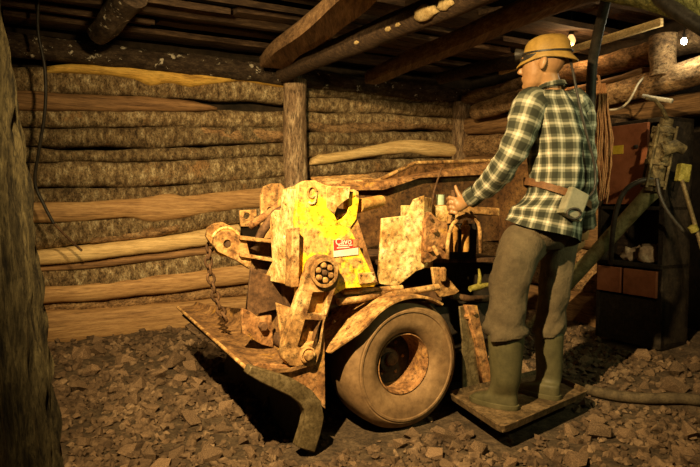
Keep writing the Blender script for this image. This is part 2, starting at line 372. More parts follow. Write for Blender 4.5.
mb = MB(); nx, ny = 170, 170
rows = []
for j in range(ny + 1):
    rows.append([V((-3.6 + 8.2 * i / nx, 0.2 + 7.6 * j / ny, ground(-3.6 + 8.2 * i / nx, 0.2 + 7.6 * j / ny))) for i in range(nx + 1)])
mb.loft(rows, closed=False)
tag(mb.build('floor', 'dirt', smooth=True), kind='structure')

wb = MB().box((2.0, 0.16, 1.2), (8.6, 0.1, 2.9)).build('wall_back', 'cave'); wb.location = WB.loc; wb.rotation_euler = (0, 0, WB.ang); tag(wb, kind='structure')
wr = MB().box((2.0, 0.3, 1.2), (4.6, 0.1, 2.9)).build('wall_right', 'cave'); wr.location = WR.loc; wr.rotation_euler = (0, 0, WR.ang); tag(wr, kind='structure')

wl = MB().box((-2.95, -1.7, 1.2), (0.1, 4.4, 2.9)).build('wall_left', 'cave'); wl.location = WB.loc; wl.rotation_euler = (0, 0, WB.ang); tag(wl, kind='structure')


def poly_v(pl, u):
    if u <= pl[0][0]: return pl[0][1]
    for (a, b), (c, d) in zip(pl, pl[1:]):
        if u <= c: return b + (d - b) * (u - a) / (c - a)
    return pl[-1][1]


def wpiece(fr, parent, name, top, bot, mat, thick, p=0.5, back=0.0, wob=1.0, seg=30, rough=None):
    """one log half / board of a wall: outline between a top and a bottom edge, bulging into the room"""
    if fr is WB and top[0][0] <= 30:      # carry the row on to the left end of the wall
        ex_ = lambda pl: [(-110, pl[0][1] + (pl[1][1] - pl[0][1]) / (pl[1][0] - pl[0][0]) * (-110 - pl[0][0]))] + pl
        top, bot = ex_(top), ex_(bot); seg = seg + 12
    u0 = max(top[0][0], bot[0][0]); u1 = min(top[-1][0], bot[-1][0]); sd = random.uniform(0, 90); rings = []
    rough = rough if rough is not None else (0.024 if p >= 0.5 else 0.006)
    K = 9
    for i in range(seg + 1):
        u = u0 + (u1 - u0) * i / seg
        a = fr.at(u, poly_v(top, u), 1, -thick * 0.6 - back); b = fr.at(u, poly_v(bot, u), 1, -thick * 0.6 - back)
        x = (a.x + b.x) / 2; wv = wob * (2.0 if p >= 0.5 else 1.0); zt = a.z + wv * (0.010 * fn(x * 3, sd) + 0.006 * fn(x * 9, sd)); zb = b.z + wv * (0.010 * fn(x * 3, sd + 20) + 0.006 * fn(x * 9, sd + 20))
        if zb > zt: zb, zt = zt, zb
        zm, hz = (zt + zb) / 2, max((zt - zb) / 2, 0.004)
        e = min(1, min(i, seg - i) / 1.2 + 0.72)
        ring = []
        for k in range(K + 1):
            th = math.pi * k / K; z = zm + hz * math.cos(th)
            dep = thick * max(math.sin(th), 0) ** p * e
            dep += rough * (fn(x * 7, z * 9, sd) + 0.6 * fn(x * 18, z * 22, sd)) * math.sin(th)
            ring.append(V((x, -dep - back, z)))
        ring.append(V((x, 0.05, zb))); ring.append(V((x, 0.05, zt)))
        rings.append(ring)
    return MB().loft(rings).build(name, mat, parent, angle=60)


# rows of the back wall, left of the centre post: (top edge, bottom edge, material, thickness, flatness)
L_ROWS = [
    ([(12, 66), (150, 66), (300, 84)], [(12, 92), (150, 96), (300, 104)], 'bark', 0.085, 0.7, 0),
    ([(12, 107), (150, 110), (300, 110)], [(12, 127), (140, 128), (300, 127)], 'bark', 0.10, 0.7, 0),
    ([(12, 126), (150, 127), (300, 126)], [(12, 147), (150, 148), (300, 142)], 'bark', 0.095, 0.7, 0),
    ([(12, 147), (150, 148), (300, 142)], [(12, 163), (150, 162), (300, 155)], 'bark', 0.10, 0.7, 0),
    ([(12, 162), (150, 162), (300, 154)], [(12, 188), (150, 187), (300, 176)], 'bark', 0.11, 0.7, 0),
    ([(12, 188), (150, 187), (300, 174)], [(12, 206), (150, 203), (300, 190)], 'bark', 0.085, 0.7, 0),
    ([(12, 222), (150, 210), (300, 190)], [(12, 252), (150, 238), (300, 214)], 'bark', 0.10, 0.7, 0),
    ([(12, 272), (120, 266), (300, 236)], [(12, 294), (120, 289), (300, 262)], 'bark', 0.10, 0.7, 0),
    ([(12, 302), (120, 296), (300, 277)], [(12, 316), (120, 309), (300, 288)], 'bark_orange', 0.06, 0.6, 0),
    # split boards lying proud of the bark logs
    ([(47, 66), (70, 64), (100, 65), (140, 62), (180, 66), (285, 77)], [(47, 73), (75, 74), (110, 76), (135, 80), (148, 87), (170, 83), (188, 88), (210, 85), (240, 81), (285, 89)], 'yellow_wood', 0.13, 0.3, 0.0),
    ([(14, 90), (60, 92), (140, 96), (195, 101), (217, 107)], [(14, 111), (60, 112), (140, 112), (200, 112), (217, 110)], 'split_wood_dark', 0.125, 0.3, 0),
    ([(200, 126), (240, 128), (300, 131)], [(200, 136), (240, 142), (300, 143)], 'bark_orange', 0.10, 0.5, 0),
    ([(14, 203), (90, 201), (150, 196), (168, 192), (182, 196), (300, 183)], [(14, 224), (90, 221), (130, 217), (150, 224), (185, 219), (215, 212), (300, 205)], 'split_wood', 0.135, 0.3, 0),
    ([(90, 237), (150, 228), (180, 222)], [(90, 243), (150, 238), (182, 229)], 'bark_orange', 0.11, 0.6, 0),
    ([(20, 253), (90, 245), (180, 234), (240, 224)], [(20, 268), (90, 261), (180, 250), (240, 240)], 'pale_wood', 0.15, 0.3, 0),
    ([(20, 267), (90, 261), (240, 240)], [(20, 274), (90, 269), (240, 251)], 'split_wood_dark', 0.09, 0.4, 0),
    ([(20, 288), (90, 283), (180, 272), (270, 261)], [(20, 306), (90, 301), (180, 292), (270, 281)], 'split_wood', 0.13, 0.3, 0),
    ([(30, 311), (100, 308), (180, 302), (270, 294)], [(30, 345), (80, 344), (130, 338), (200, 332), (270, 326)], 'split_wood', 0.14, 0.25, 0),
    ([(60, 345), (130, 340), (270, 326)], [(60, 358), (130, 356), (270, 344)], 'split_wood_dark', 0.07, 0.3, 0),
]
R_ROWS = [
    ([(302, 80), (380, 86), (465, 94)], [(302, 97), (380, 100), (465, 107)], 'bark', 0.095, 0.7, 0),
    ([(302, 96), (380, 99), (465, 106)], [(302, 112), (380, 113), (465, 118)], 'bark', 0.095, 0.7, 0),
    ([(302, 112), (380, 113), (465, 118)], [(302, 125), (380, 126), (465, 129)], 'bark', 0.10, 0.7, 0),
    ([(302, 122), (340, 126), (380, 121), (420, 117), (465, 124)], [(302, 131), (340, 135), (380, 132), (420, 128), (465, 133)], 'bark_orange', 0.10, 0.5, 0),
    ([(302, 132), (380, 131), (465, 132)], [(302, 146), (380, 145), (465, 146)], 'bark', 0.11, 0.7, 0),
    ([(302, 145), (380, 144), (465, 145)], [(302, 158), (380, 158), (465, 158)], 'bark', 0.10, 0.7, 0),
    ([(308, 162), (318, 154), (345, 151), (390, 141), (415, 139), (440, 141), (462, 146)], [(308, 166), (330, 163), (370, 157), (410, 153), (430, 156), (462, 157)], 'pale_wood', 0.15, 0.3, 0),
    ([(302, 163), (380, 158), (465, 157)], [(302, 180), (380, 172), (465, 172)], 'bark', 0.095, 0.7, 0),
    ([(302, 179), (380, 172), (465, 172)], [(302, 198), (380, 192), (465, 190)], 'bark_orange', 0.08, 0.6, 0),
    ([(302, 197), (380, 191), (465, 190)], [(302, 225), (380, 216), (465, 212)], 'bark', 0.11, 0.7, 0),
    ([(295, 224), (380, 216), (465, 212)], [(295, 255), (380, 242), (465, 236)], 'bark', 0.11, 0.7, 0),
    ([(270, 258), (380, 243), (465, 236)], [(270, 290), (380, 272), (465, 262)], 'bark_orange', 0.09, 0.6, 0),
    ([(270, 290), (380, 272), (465, 262)], [(270, 330), (380, 318), (465, 306)], 'bark', 0.11, 0.7, 0),
]
for t_, b_, m_, th, p_, bk in L_ROWS + R_ROWS:
    nm = {'bark': 'bark_log', 'bark_orange': 'bark_log', 'yellow_wood': 'split_board', 'pale_wood': 'split_board'}.get(m_, 'plank')
    o = wpiece(WB, wb, nm, t_, b_, m_, th, p_, bk)
    if m_ == 'yellow_wood': o['label'] = 'bright yellow split board under the header log'
    if m_ == 'pale_wood': o['label'] = 'pale freshly split board'

# right wall rows
RW = [
    ([(462, 92), (540, 72), (640, 42), (720, 18)], [(462, 104), (540, 86), (640, 62), (720, 40)], 'bark_orange', 0.16, 0.6),
    ([(480, 104), (540, 92), (590, 84), (655, 66)], [(480, 110), (540, 99), (590, 93), (655, 75)], 'split_wood_dark', 0.24, 0.4),
    ([(462, 118), (540, 110), (600, 104), (720, 88)], [(462, 135), (540, 130), (600, 124), (720, 112)], 'split_wood_dark', 0.10, 0.4),
    ([(462, 135), (540, 130), (606, 124)], [(462, 156), (540, 152), (606, 148)], 'bark_orange', 0.10, 0.5),
    ([(462, 156), (540, 152), (606, 148)], [(462, 180), (540, 178), (606, 176)], 'split_wood_dark', 0.10, 0.4),
    ([(462, 180), (540, 178), (606, 176)], [(462, 206), (540, 207), (606, 208)], 'bark_orange', 0.10, 0.6),
    ([(462, 206), (540, 207), (600, 208)], [(462, 240), (540, 246), (600, 250)], 'split_wood_dark', 0.10, 0.5),
    ([(462, 240), (540, 246), (600, 250)], [(462, 275), (540, 286), (600, 294)], 'bark_orange', 0.10, 0.5),
    ([(462, 275), (540, 286), (600, 294)], [(462, 310), (540, 326), (600, 338)], 'split_wood_dark', 0.10, 0.5),
]
for t_, b_, m_, th, p_ in RW:
    wpiece(WR, wr, {'bark_orange': 'bark_log'}.get(m_, 'plank'), t_, b_, m_, th, p_)


def wr_at(u, v, off): return WR.m @ WR.at(u, v, 1, -off)


def wb_at(u, v, off): return WB.m @ WB.at(u, v, 1, -off)


def log_thing(name, p0, p1, r0, r1, mat, label, cat, rough=0.12, group=None, seed=None, n=16, seg=26, bend=0.02, fr=3.0):
    p0 = V(p0); mbx = log(MB(), p0, p1, r0, r1, rough, seg, n, seed if seed is not None else random.uniform(0, 50), fr, bend)
    base = p0 if p0.z < V(p1).z else V(p1)
    o = mbx.build(name, mat, off=base, angle=70); o.location = base
    return tag(o, label, cat, group)


# header log and ceiling
log_thing('header_log', WB.m @ V((-0.9, -0.12, 2.21)), WB.m @ V((4.0, -0.12, 2.15)), 0.085, 0.07, 'header_bark', 'long dark log with white mould along the top of the back wall', 'log', 0.25, seg=60)
ce = MB().box((2.2, -1.9, 2.62), (8.5, 4.6, 0.06)).build('ceiling', 'cave'); ce.location = WB.loc; ce.rotation_euler = (0, 0, WB.ang); tag(ce, kind='structure')
yy = 0.05
i = 0
while yy < 3.9:
    wdt = random.uniform(0.15, 0.26); x = -2.1 + random.uniform(-0.6, 0)
    while x < 4.3:
        ln = random.uniform(1.6, 2.9); sd = random.uniform(0, 90); rings = []
        zc = 2.40 + random.uniform(-0.03, 0.05); tl = random.uniform(-0.05, 0.05)
        for k in range(13):
            xx = x + ln * k / 12; e = 0.008 * fn(xx * 5, sd); e2 = 0.012 * fn(xx * 3, sd + 5)
            rings.append([V((xx, -yy - 0 + e2, zc - 0.02 + e)), V((xx, -yy - wdt * .5, zc - 0.028 + e)), V((xx, -yy - wdt + e2, zc - 0.02 + tl + e)), V((xx, -yy - wdt + e2, zc + 0.02 + tl)), V((xx, -yy + e2, zc + 0.02))])
        MB().loft(rings).build('roof_board', 'dark_wood', ce); x += ln + random.uniform(0.01, 0.05)
    yy += wdt + random.uniform(0.005, 0.03)


def beam(name, pa, pb, wd, ht, mat, label, seed):
    """a hewn roof beam: rough rectangular section with rounded upper side"""
    pa, pb = V(pa), V(pb); d = (pb - pa); x = d.cross(V((0, 0, 1))).normalized(); z = V((0, 0, 1)); rings = []
    for k in range(25):
        t = k / 24; c = pa + d * t + x * 0.03 * fn(t * 3, seed) + z * 0.015 * fn(t * 4, seed + 3); ring = []
        for sx, sz in ((-1, -.8), (-.9, -1), (-.3, -1.03), (.4, -.98), (.92, -1), (1, -.75), (1.02, .2), (.7, .9), (0, 1.05), (-.7, .9), (-1.02, .2)):
            e = 1 + 0.10 * fn(t * 9, sx * 2 + seed, sz * 2)
            ring.append(c + x * sx * wd / 2 * e + z * sz * ht / 2 * e)
        rings.append(ring)
    o = MB().loft(rings).build(name, mat, off=pa, angle=50); o.location = pa
    return tag(o, label, 'beam', 'roof beams')


def Z(u, v, z): return G(u, v, z)


b1a, b1b = Z(273, 60, 2.24), Z(372, -22, 2.24)
beam('roof_beam', b1a, b1b + (b1b - b1a) * 0.35, 0.22, 0.13, 'beam_wood', 'wide hewn roof beam reaching from the centre post towards the viewer', 1)
b2a, b2b = Z(283, 74, 2.16), Z(460, -2, 2.16)
log_thing('roof_log', b2a, b2b + (b2b - b2a) * 0.35, 0.068, 0.085, 'dark_wood', 'round dark roof log with a large pale fungus patch', 'log', 0.15, 'round roof logs')
b3a, b3b = Z(372, 77, 2.15), Z(560, -4, 2.15)
beam('roof_beam', b3a, b3b + (b3b - b3a) * 0.3, 0.13, 0.12, 'beam_wood', 'narrow sawn roof beam above the miner and the hopper', 5)
b4a, b4b = Z(440, 78, 2.14), Z(530, 58, 2.14)
log_thing('roof_log', b4a, b4a + (b4b - b4a) * 1.2, 0.05, 0.05, 'dark_wood', 'thin dark roof pole just behind the miner\'s helmet', 'log', 0.15, 'round roof logs')
p_a, p_b = P(135, -8, 3.6), P(98, 34, 4.15)
log_thing('roof_log', p_a, p_b, 0.09, 0.08, 'header_bark', 'dark roof log at the upper left beside the hanging cable', 'log', 0.2, 'round roof logs')
# white sawn strip along the top of the right wall
mb = MB(); a_, b_ = wr_at(500, 72, 0.42), wr_at(662, 22, 0.42); d = (b_ - a_).normalized()
mb.box((a_ + b_) / 2, ((b_ - a_).length, 0.03, 0.05), Matrix((d, V((-d.y, d.x, 0)).normalized(), d.cross(V((-d.y, d.x, 0)).normalized()))).transposed())
o = mb.build('batten', 'pale_wood', off=a_, bevel=0.003); o.location = a_; tag(o, 'pale sawn batten along the top of the right wall', 'batten')
log_thing('support_log', wr_at(520, 119, 0.22), wr_at(730, 62, 0.22), 0.072, 0.088, 'bark_orange', 'thick horizontal log on the right wall above the red cabinet', 'log', 0.12)
log_thing('support_log', wr_at(476, 112, 0.20), wr_at(528, 97, 0.30), 0.075, 0.085, 'bark_orange', 'short thick log beside the corner post, left of the miner', 'log', 0.12)
o = log_thing('log_stub', wr_at(663, 76, 0.25), wr_at(663, 36, 0.25), 0.078, 0.085, 'bark_orange', 'short upright log stub above the thick log by the bright bulb', 'log', 0.06)
o = log_thing('timber_post', WR.m @ V((2.05, -0.10, -0.02)), WR.m @ V((2.05, -0.10, 1.72)), 0.085, 0.08, 'dark_wood', 'dark post on the right wall beside the red cabinet', 'post', 0.08, 'timber posts')
# posts
pb = wb_at(296, 150, 0.2)
log_thing('timber_post', (pb.x, pb.y, ground(pb.x, pb.y) - 0.03), (pb.x - 0.01, pb.y, 2.13), 0.105, 0.10, 'post_bark', 'stout bark-patched post in the middle of the back wall', 'post', 0.10, 'timber posts')
pc = WB.m @ V((3.70, -0.12, 0))
log_thing('timber_post', (pc.x, pc.y, -0.03), (pc.x, pc.y, 2.09), 0.095, 0.09, 'post_bark', 'weathered post in the far corner behind the hopper', 'post', 0.10, 'timber posts')
# leaning trunk in the left foreground
log_thing('tree_trunk', (-1.14, 2.02, -0.1), (-1.45, 2.06, 2.34), 0.17, 0.145, 'trunk_bark', 'leaning tree trunk with ridged bark in the left foreground', 'trunk', 0.45, n=96, seg=70, seed=4.0, fr=6.5)
# mossy log, top right
log_thing('mossy_log', P(575, -32, 2.75), P(745, 8, 2.45), 0.10, 0.11, 'mossy_bark', 'moss green log under the roof at the top right', 'log', 0.16)
# fungus patches on the roof log are parts of it
rl = bpy.data.objects['roof_log']
dlog = (b2b - b2a); xl, yl = perp(dlog)
for (u, v, s_) in ((405, 14, 0.075), (428, 6, 0.05), (352, 46, 0.022), (368, 30, 0.025), (378, 26, 0.02)):
    c = Z(u, v, 2.10); t = (c - b2a).dot(dlog) / dlog.length_squared; ax = b2a + dlog * t
    toc = (O - ax); toc -= dlog.normalized() * toc.dot(dlog.normalized()); toc = toc.normalized()
    c = ax + toc * 0.074 + dlog.normalized() * 0.0
    mb = MB(); side = dlog.normalized(); up_ = toc.cross(side)
    rings = []
    for k in range(4):
        rr = [1.0, 0.92, 0.6, 0.05][k]; hh = [0, 0.010, 0.016, 0.018][k]
        rings.append([c + toc * (hh * s_ / 0.06) + (side * math.cos(q * math.pi / 8) * 1.3 + up_ * math.sin(q * math.pi / 8) * 0.6) * s_ * rr * (1 + 0.45 * fn(q * 0.9, u)) for q in range(16)])
    mb.loft(rings); o = mb.build('fungus', 'fungus', rl, off=rl.location, smooth=True); o['label'] = 'pale dried fungus patch'

# ------------------------------------------------------------------ the loader
MF = Frame(MX, R(210))
MR = empty('mine_loader', MX, R(210))
tag(MR, 'rusty yellow rubber-tyred mine loader with scoop and number 9', 'loader')


def M(u, v, b): return MF.at(u, v, 1, b)      # point on the side plane b
def MA(u, v, a): return MF.at(u, v, 0, a)     # point on the cross plane a
def MZ(u, v, z): return MF.at(u, v, 2, z)


SIDE = Matrix(((1, 0, 0, 0), (0, 0, -1, 0), (0, 1, 0, 0), (0, 0, 0, 1)))   # (x,y)->(a,z), thickness along b


def side_plate(name, pts, b, th, mat, holes=(), parent=None, bevel=0.003):
    f = lambda q: [(p.x, p.z) for p in (M(u, v, b) for u, v in q)]
    me = holed(f(pts), [h if callable(h) is False and len(h) and isinstance(h[0], tuple) and h[0][0] < 5 else f(h) for h in holes], th - 2 * bevel, Matrix.Translation((0, b - th / 2, 0)) @ SIDE, bevel)
    return obj_me(name, me, mat, parent or MR)


def circ(c, r, n=24, a0=0): return [(c[0] + r * math.cos(2 * math.pi * k / n + a0), c[1] + r * math.sin(2 * math.pi * k / n + a0)) for k in range(n)]


def circ_px(u, v, r, b, n=24):
    c = M(u, v, b); return circ((c.x, c.z), r, n)


BX = V((0, 1, 0))


def wheel(b0, a0, R_=0.305, w_=0.22, sgn=1):
    ax = BX * sgn
    pr = [(0.135, -w_ + 0.04), (0.165, -w_ + 0.01), (0.20, -w_ - 0.005), (0.25, -w_ - 0.008), (0.285, -w_ + 0.012), (0.302, -w_ + 0.05), (0.305, -w_ / 2), (0.302, -0.055), (0.288, -0.018), (0.264, 0.0), (0.258, 0.0), (0.254, 0.005), (0.246, 0.005), (0.242, 0.0), (0.205, -0.002), (0.178, -0.010), (0.152, -0.028), (0.138, -0.052), (0.134, -0.08)]
    k = R_ / 0.305
    t = MB().lathe([(r * k, h) for r, h in pr], (a0, b0, R_ - 0.01), ax, 64, caps=False).build('wheel', 'rubber', MR, angle=35)
    MB().lathe([(0.142 * k, -0.036), (0.137 * k, -0.034), (0.131 * k, -0.05), (0.126 * k, -0.10), (0.120 * k, -0.19)], (a0, b0, R_ - 0.01), ax, 48, caps=False).build('rim', 'rust', t, angle=35)
    MB().lathe([(0.126 * k, -0.17), (0.118 * k, -0.185), (0.04, -0.19), (0.001, -0.19)], (a0, b0, R_ - 0.01), ax, 40).build('wheel_disc', 'black_steel', t, angle=35)  # black colour carries the shade deep in the wheel bowl
    MB().lathe([(0.062, -0.195), (0.062, -0.17), (0.05, -0.155), (0.034, -0.15), (0.032, -0.135), (0.02, -0.13), (0.001, -0.13)], (a0, b0, R_ - 0.01), ax, 32).build('hub', 'dark_rust', t, angle=35)
    for q in range(6):
        an = q * math.pi / 3; MB().bolt((a0 + 0.086 * math.cos(an), b0 - 0.187 * sgn, R_ - 0.01 + 0.086 * math.sin(an)), ax, 0.010, 0.02).build('wheel_nut', 'rust', t)
    return t


wheel(0.0, -0.01, 0.320, 0.25)
wheel(-1.22, -0.01, 0.314, 0.24, sgn=-1)
wheel(-0.42, -0.86, 0.25, 0.18); wheel(-0.86, -0.86, 0.25, 0.18, sgn=-1)
# axles and chassis
MB().tube([(0, -0.15, 0.295), (0, -1.1, 0.295)], 0.05, 16).build('axle', 'black_steel', MR, angle=40)
MB().tube([(-0.86, -0.5, 0.24), (-0.86, -0.8, 0.24)], 0.045, 16).build('axle', 'black_steel', MR, angle=40)
MB().prism([(0.36, 0, 0.22), (0.42, 0, 0.62), (0.30, 0, 0.78), (-0.30, 0, 0.78), (-1.05, 0, 0.70), (-1.05, 0, 0.30), (-0.4, 0, 0.22)], (0, -0.60, 0)).build('chassis', 'black_steel', MR, bevel=0.01).location = (0, -0.34, 0)
# hopper: near side plate, far side plate, floor, rear plate
side_plate('hopper_side', [(383, 219), (408, 216), (415, 200), (424, 196), (424, 268), (416, 271), (397, 286), (379, 283)], -0.16, 0.018, 'cream_dust')  # stepped outline follows a shadow edge, only the lit area is built
MB().prism([M(424, 197, -0.16), M(432, 198, -0.22), M(433, 268, -0.22), M(424, 268, -0.16)], (0, -0.02, 0)).build('hopper_corner', 'cream_dust', MR, bevel=0.003)
hf = [(322, 184), (378, 180.5), (414, 163), (500, 160), (500, 240), (440, 245), (350, 245)]
side_plate('hopper_side', hf, -1.02, 0.02, 'hopper_rust_shade')
edge = [M(u, v, -1.015) for u, v in hf[:4]]
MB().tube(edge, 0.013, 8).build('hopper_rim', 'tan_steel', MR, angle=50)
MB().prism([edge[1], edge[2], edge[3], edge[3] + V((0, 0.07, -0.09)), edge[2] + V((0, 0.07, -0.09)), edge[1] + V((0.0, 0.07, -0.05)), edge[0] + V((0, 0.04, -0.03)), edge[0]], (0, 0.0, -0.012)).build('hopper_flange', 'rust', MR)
fl = [(320, 178), (379, 172), (378, 180.5), (322, 184)]
q0, q1, q2, q3 = [M(u, v, -1.02) for u, v in hf[:4]]
MB().prism([q0, q1, q1 + V((0, -0.16, 0.05)), q0 + V((0, -0.16, 0.05))], (0, 0, -0.014)).build('flange', 'tan_steel', MR, bevel=0.003)
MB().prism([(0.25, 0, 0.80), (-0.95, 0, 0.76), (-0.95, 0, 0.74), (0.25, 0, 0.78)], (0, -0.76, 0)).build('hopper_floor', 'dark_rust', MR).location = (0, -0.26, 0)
q = M(500, 160, -1.02)
MB().prism([(q.x, -1.02, 0.75), (q.x, -1.02, q.z), (q.x, -0.75, q.z - 0.05), (q.x, -0.62, 0.95), (q.x, -0.55, 0.75)], (-0.02, 0, 0)).build('hopper_back', 'hopper_rust_shade', MR)
MB().prism([(0.20, -0.26, 0.60), (0.27, -0.26, 0.80), (0.27, -0.98, 0.80), (0.20, -0.98, 0.60)], (0.02, 0, 0)).build('hopper_front', 'dark_rust', MR)
# front frame plate with the number
fp = [(299, 185), (305, 181.5), (315, 181), (320, 183.5), (328, 186.5), (350, 187), (349, 198), (344, 201), (337, 207), (334, 215), (338, 224), (350, 229), (376, 283), (374, 286), (345, 288), (320, 302), (297, 300), (300, 246), (296, 222)]
front = side_plate('frame_plate', fp, -0.06, 0.03, 'yellow_paint')
side_plate('frame_gusset', [(338, 224), (357, 219), (378, 284), (376, 284), (350, 229)], -0.10, 0.03, 'rust')
# welded digit nine on the plate
c9 = M(311.8, 192, -0.06); sc = 0.0235
path = []
for k in range(21):
    an = R(0) + 2 * math.pi * k / 20; path.append(V((c9.x - sc * 0.86 * math.cos(an), -0.057, c9.z + sc * math.sin(an))))
MB().tube(path, 0.0058, 8).build('number_nine', 'cream_dust', front, smooth=True)
path = [V((c9.x - sc * 0.86, -0.057, c9.z))] + [V((c9.x - sc * (0.86 - 0.05 * k), -0.057, c9.z - sc * 0.55 * k)) for k in (1, 2, 3)] + [V((c9.x - sc * 0.25, -0.057, c9.z - sc * 2.15)), V((c9.x + sc * 0.35, -0.057, c9.z - sc * 2.2)), V((c9.x + sc * 0.7, -0.057, c9.z - sc * 1.75))]
MB().tube(path, 0.0058, 8).build('number_nine_tail', 'cream_dust', front, smooth=True)
# paint wear: cream upper right corner plate and bracket
side_plate('corner_plate', [(327, 187.5), (349.5, 188), (349, 198), (344, 201), (337, 207), (334, 214), (327, 207)], -0.056, 0.008, 'cream_dust', parent=front, bevel=0.001)
side_plate('lug', [(349, 198), (354, 190), (358, 192), (359, 198), (356, 219), (349, 229), (340, 227), (336, 222), (344, 219), (349, 212)], -0.09, 0.05, 'yellow_paint', holes=[circ_px(354.5, 197, 0.008, -0.09)])
MB().tube([M(331, 212, -0.12), M(346, 214, -0.12)], 0.022, 14).build('pin', 'dark_rust', MR, angle=40)
MB().tube([M(358, 206, -0.14), M(381, 201, -0.20)], [0.034, 0.03], 14).build('cylinder', 'orange_steel', MR, angle=40)
# maker's label
lb = [M(u, v, -0.058) for u, v in ((333, 240), (358, 239), (358, 254.5), (333.6, 257))]
lab = MB().prism(lb, (0, 0.003, 0)).build('maker_label', 'white_label', MR); lab['label'] = 'red and white maker label'
tl_, tr_, br_, bl_ = lb
ml = lambda s, t: (tl_.lerp(tr_, s)).lerp(bl_.lerp(br_, s), t)
yo = V((0, 0.0035, 0))
MB().prism([ml(0, 0) + yo, ml(1, 0) + yo, ml(1, 0.52) + yo, ml(0, 0.62) + yo], (0, 0.001, 0)).build('red_field', 'red_label', lab)
MB().prism([ml(0.78, 0.02) + yo * 1.3, ml(0.99, 0.02) + yo * 1.3, ml(0.99, 0.46) + yo * 1.3, ml(0.78, 0.48) + yo * 1.3], (0, 0.001, 0)).build('rust_patch', 'rust', lab)
ft = bpy.data.curves.new('t', 'FONT'); ft.body = 'Cavo'; ft.size = 0.04; ft.extrude = 0.0006; ft.offset = 0.0002
to = bpy.data.objects.new('t', ft); COL.objects.link(to); me = bpy.data.meshes.new_from_object(to.evaluated_get(bpy.context.evaluated_depsgraph_get())); bpy.data.objects.remove(to)
ex = (tr_ - tl_).normalized(); ey = V((0, 0, 1)); ez = ex.cross(ey)
bp_ = ml(0.06, 0.28) + V((0, 0.006, 0))
me.transform(Matrix.Translation(bp_) @ Matrix((ex, ey, ez)).transposed().to_4x4()); obj_me('lettering', me, 'white_label', lab)
for k, (s0, s1, t) in enumerate(((0.18, 0.56, 0.36), (0.60, 0.74, 0.36), (0.12, 0.62, 0.48))):
    MB().prism([ml(s0, t - .03) + yo * 1.3, ml(s1, t - .03) + yo * 1.3, ml(s1, t + .03) + yo * 1.3, ml(s0, t + .03) + yo * 1.3], (0, 0.001, 0)).build('print_line', 'white_label', lab)
hp = [M(u, v, -0.058) for u, v in ((357, 273), (373, 272), (375, 282), (359, 284))]
hatch = MB().prism(hp, (0, 0.012, 0)).build('hatch', 'cream_dust', MR, bevel=0.003)
for k in range(4):
    MB().bolt(hp[k].lerp(sum(hp, V((0, 0, 0))) / 4, 0.22) + V((0, 0.012, 0)), BX, 0.006, 0.006).build('hatch_screw', 'rust', hatch)
# front facing plate with slots and edge bar
AF = 0.53
pl = [(272.5, 222), (273.5, 214), (277, 210.5), (282, 211), (284, 208), (284, 190), (297, 190), (299, 229), (292, 231), (291, 284), (266, 279), (275, 262)]
f2 = [MA(u, v, AF) for u, v in pl]
FR = Matrix(((0, 0, 1, 0), (1, 0, 0, 0), (0, 1, 0, 0), (0, 0, 0, 1)))   # (x,y)->(b,z), thickness along a
hs = []
for (u, v, wv) in ((283, 263, 6),):
    c = MA(u, v, AF); hs.append([(c.y - .012, c.z - .02), (c.y + .012, c.z - .02), (c.y + .012, c.z + .02), (c.y - .012, c.z + .02)])
for (u, v) in ((278, 217), (288, 206), (287, 236), (283, 250)):
    c = MA(u, v, AF); hs.append(circ((c.y, c.z), 0.011, 14))
fpl = obj_me('face_plate', holed([(p.y, p.z) for p in f2], hs, 0.02, Matrix.Translation((AF, 0, 0)) @ FR, 0.003), 'cream_dust', MR)
f3 = [MA(u, v, AF + 0.02) for u, v in ((293, 229), (300, 227), (299, 287), (292, 285))]
MB().prism(f3, (0.035, 0, 0)).build('edge_bar', 'tan_steel', MR, bevel=0.004)
# frame sides joining face plate to the frame plate
MB().prism([M(283, 189, -0.36), M(299, 184, -0.09), M(330, 187, -0.09), M(310, 192, -0.36)], (0, 0, -0.03)).build('top_plate', 'cream_dust', MR, bevel=0.004)
MB().tube([M(254, 250, -0.45), M(262, 232, -0.45), M(275, 214, -0.42), M(290, 205, -0.40)], 0.022, 10).build('hose', 'dark_rust', MR, smooth=True)
MB().tube([M(249, 227, -0.62), M(262, 218, -0.60), M(274, 210, -0.55), M(283, 200, -0.5)], 0.02, 10).build('hose', 'rust', MR, smooth=True)
# far counterpart of the frame plate
side_plate('frame_plate', [(262, 196), (265, 187), (272, 184), (281, 184), (287, 192), (290, 250), (262, 250)], -0.80, 0.03, 'tan_steel', holes=[circ_px(270, 210, 0.02, -0.80)])
side_plate('small_lug', [(241, 211), (256, 210), (257, 226), (241, 226)], -0.72, 0.02, 'tan_steel', holes=[circ_px(247, 216, 0.02, -0.72)])
# tilt arm: two lugs, pin, two flanges, web
lugp = [(214, 244), (216, 236), (222, 232), (230, 231), (238, 235), (246, 240), (251, 262), (249, 268), (240, 262), (226, 255), (218, 251)]
side_plate('arm_lug', lugp, -0.42, 0.035, 'tan_steel', holes=[circ_px(227.5, 244, 0.022, -0.42)])
side_plate('arm_lug', [(u - 7, v - 8) for u, v in lugp], -0.50, 0.03, 'tan_steel')
MB().tube([M(227.5, 244, -0.428), M(227.5, 244, -0.56)], 0.015, 16).build('pin', 'dark_rust', MR, angle=40)
MB().lathe([(0.062, 0), (0.066, 0.012), (0.062, 0.05), (0.05, 0.05)], M(225, 243, -0.50), BX, 28).build('collar', 'yellow_paint', MR, angle=40)
c = M(226, 242, -0.44)
MB().tube([V((c.x + 0.068 * math.cos(R(q)), -0.44, c.z + 0.068 * math.sin(R(q)))) for q in range(20, 215, 15)], 0.006, 8).build('ring', 'cream_dust', MR, smooth=True)
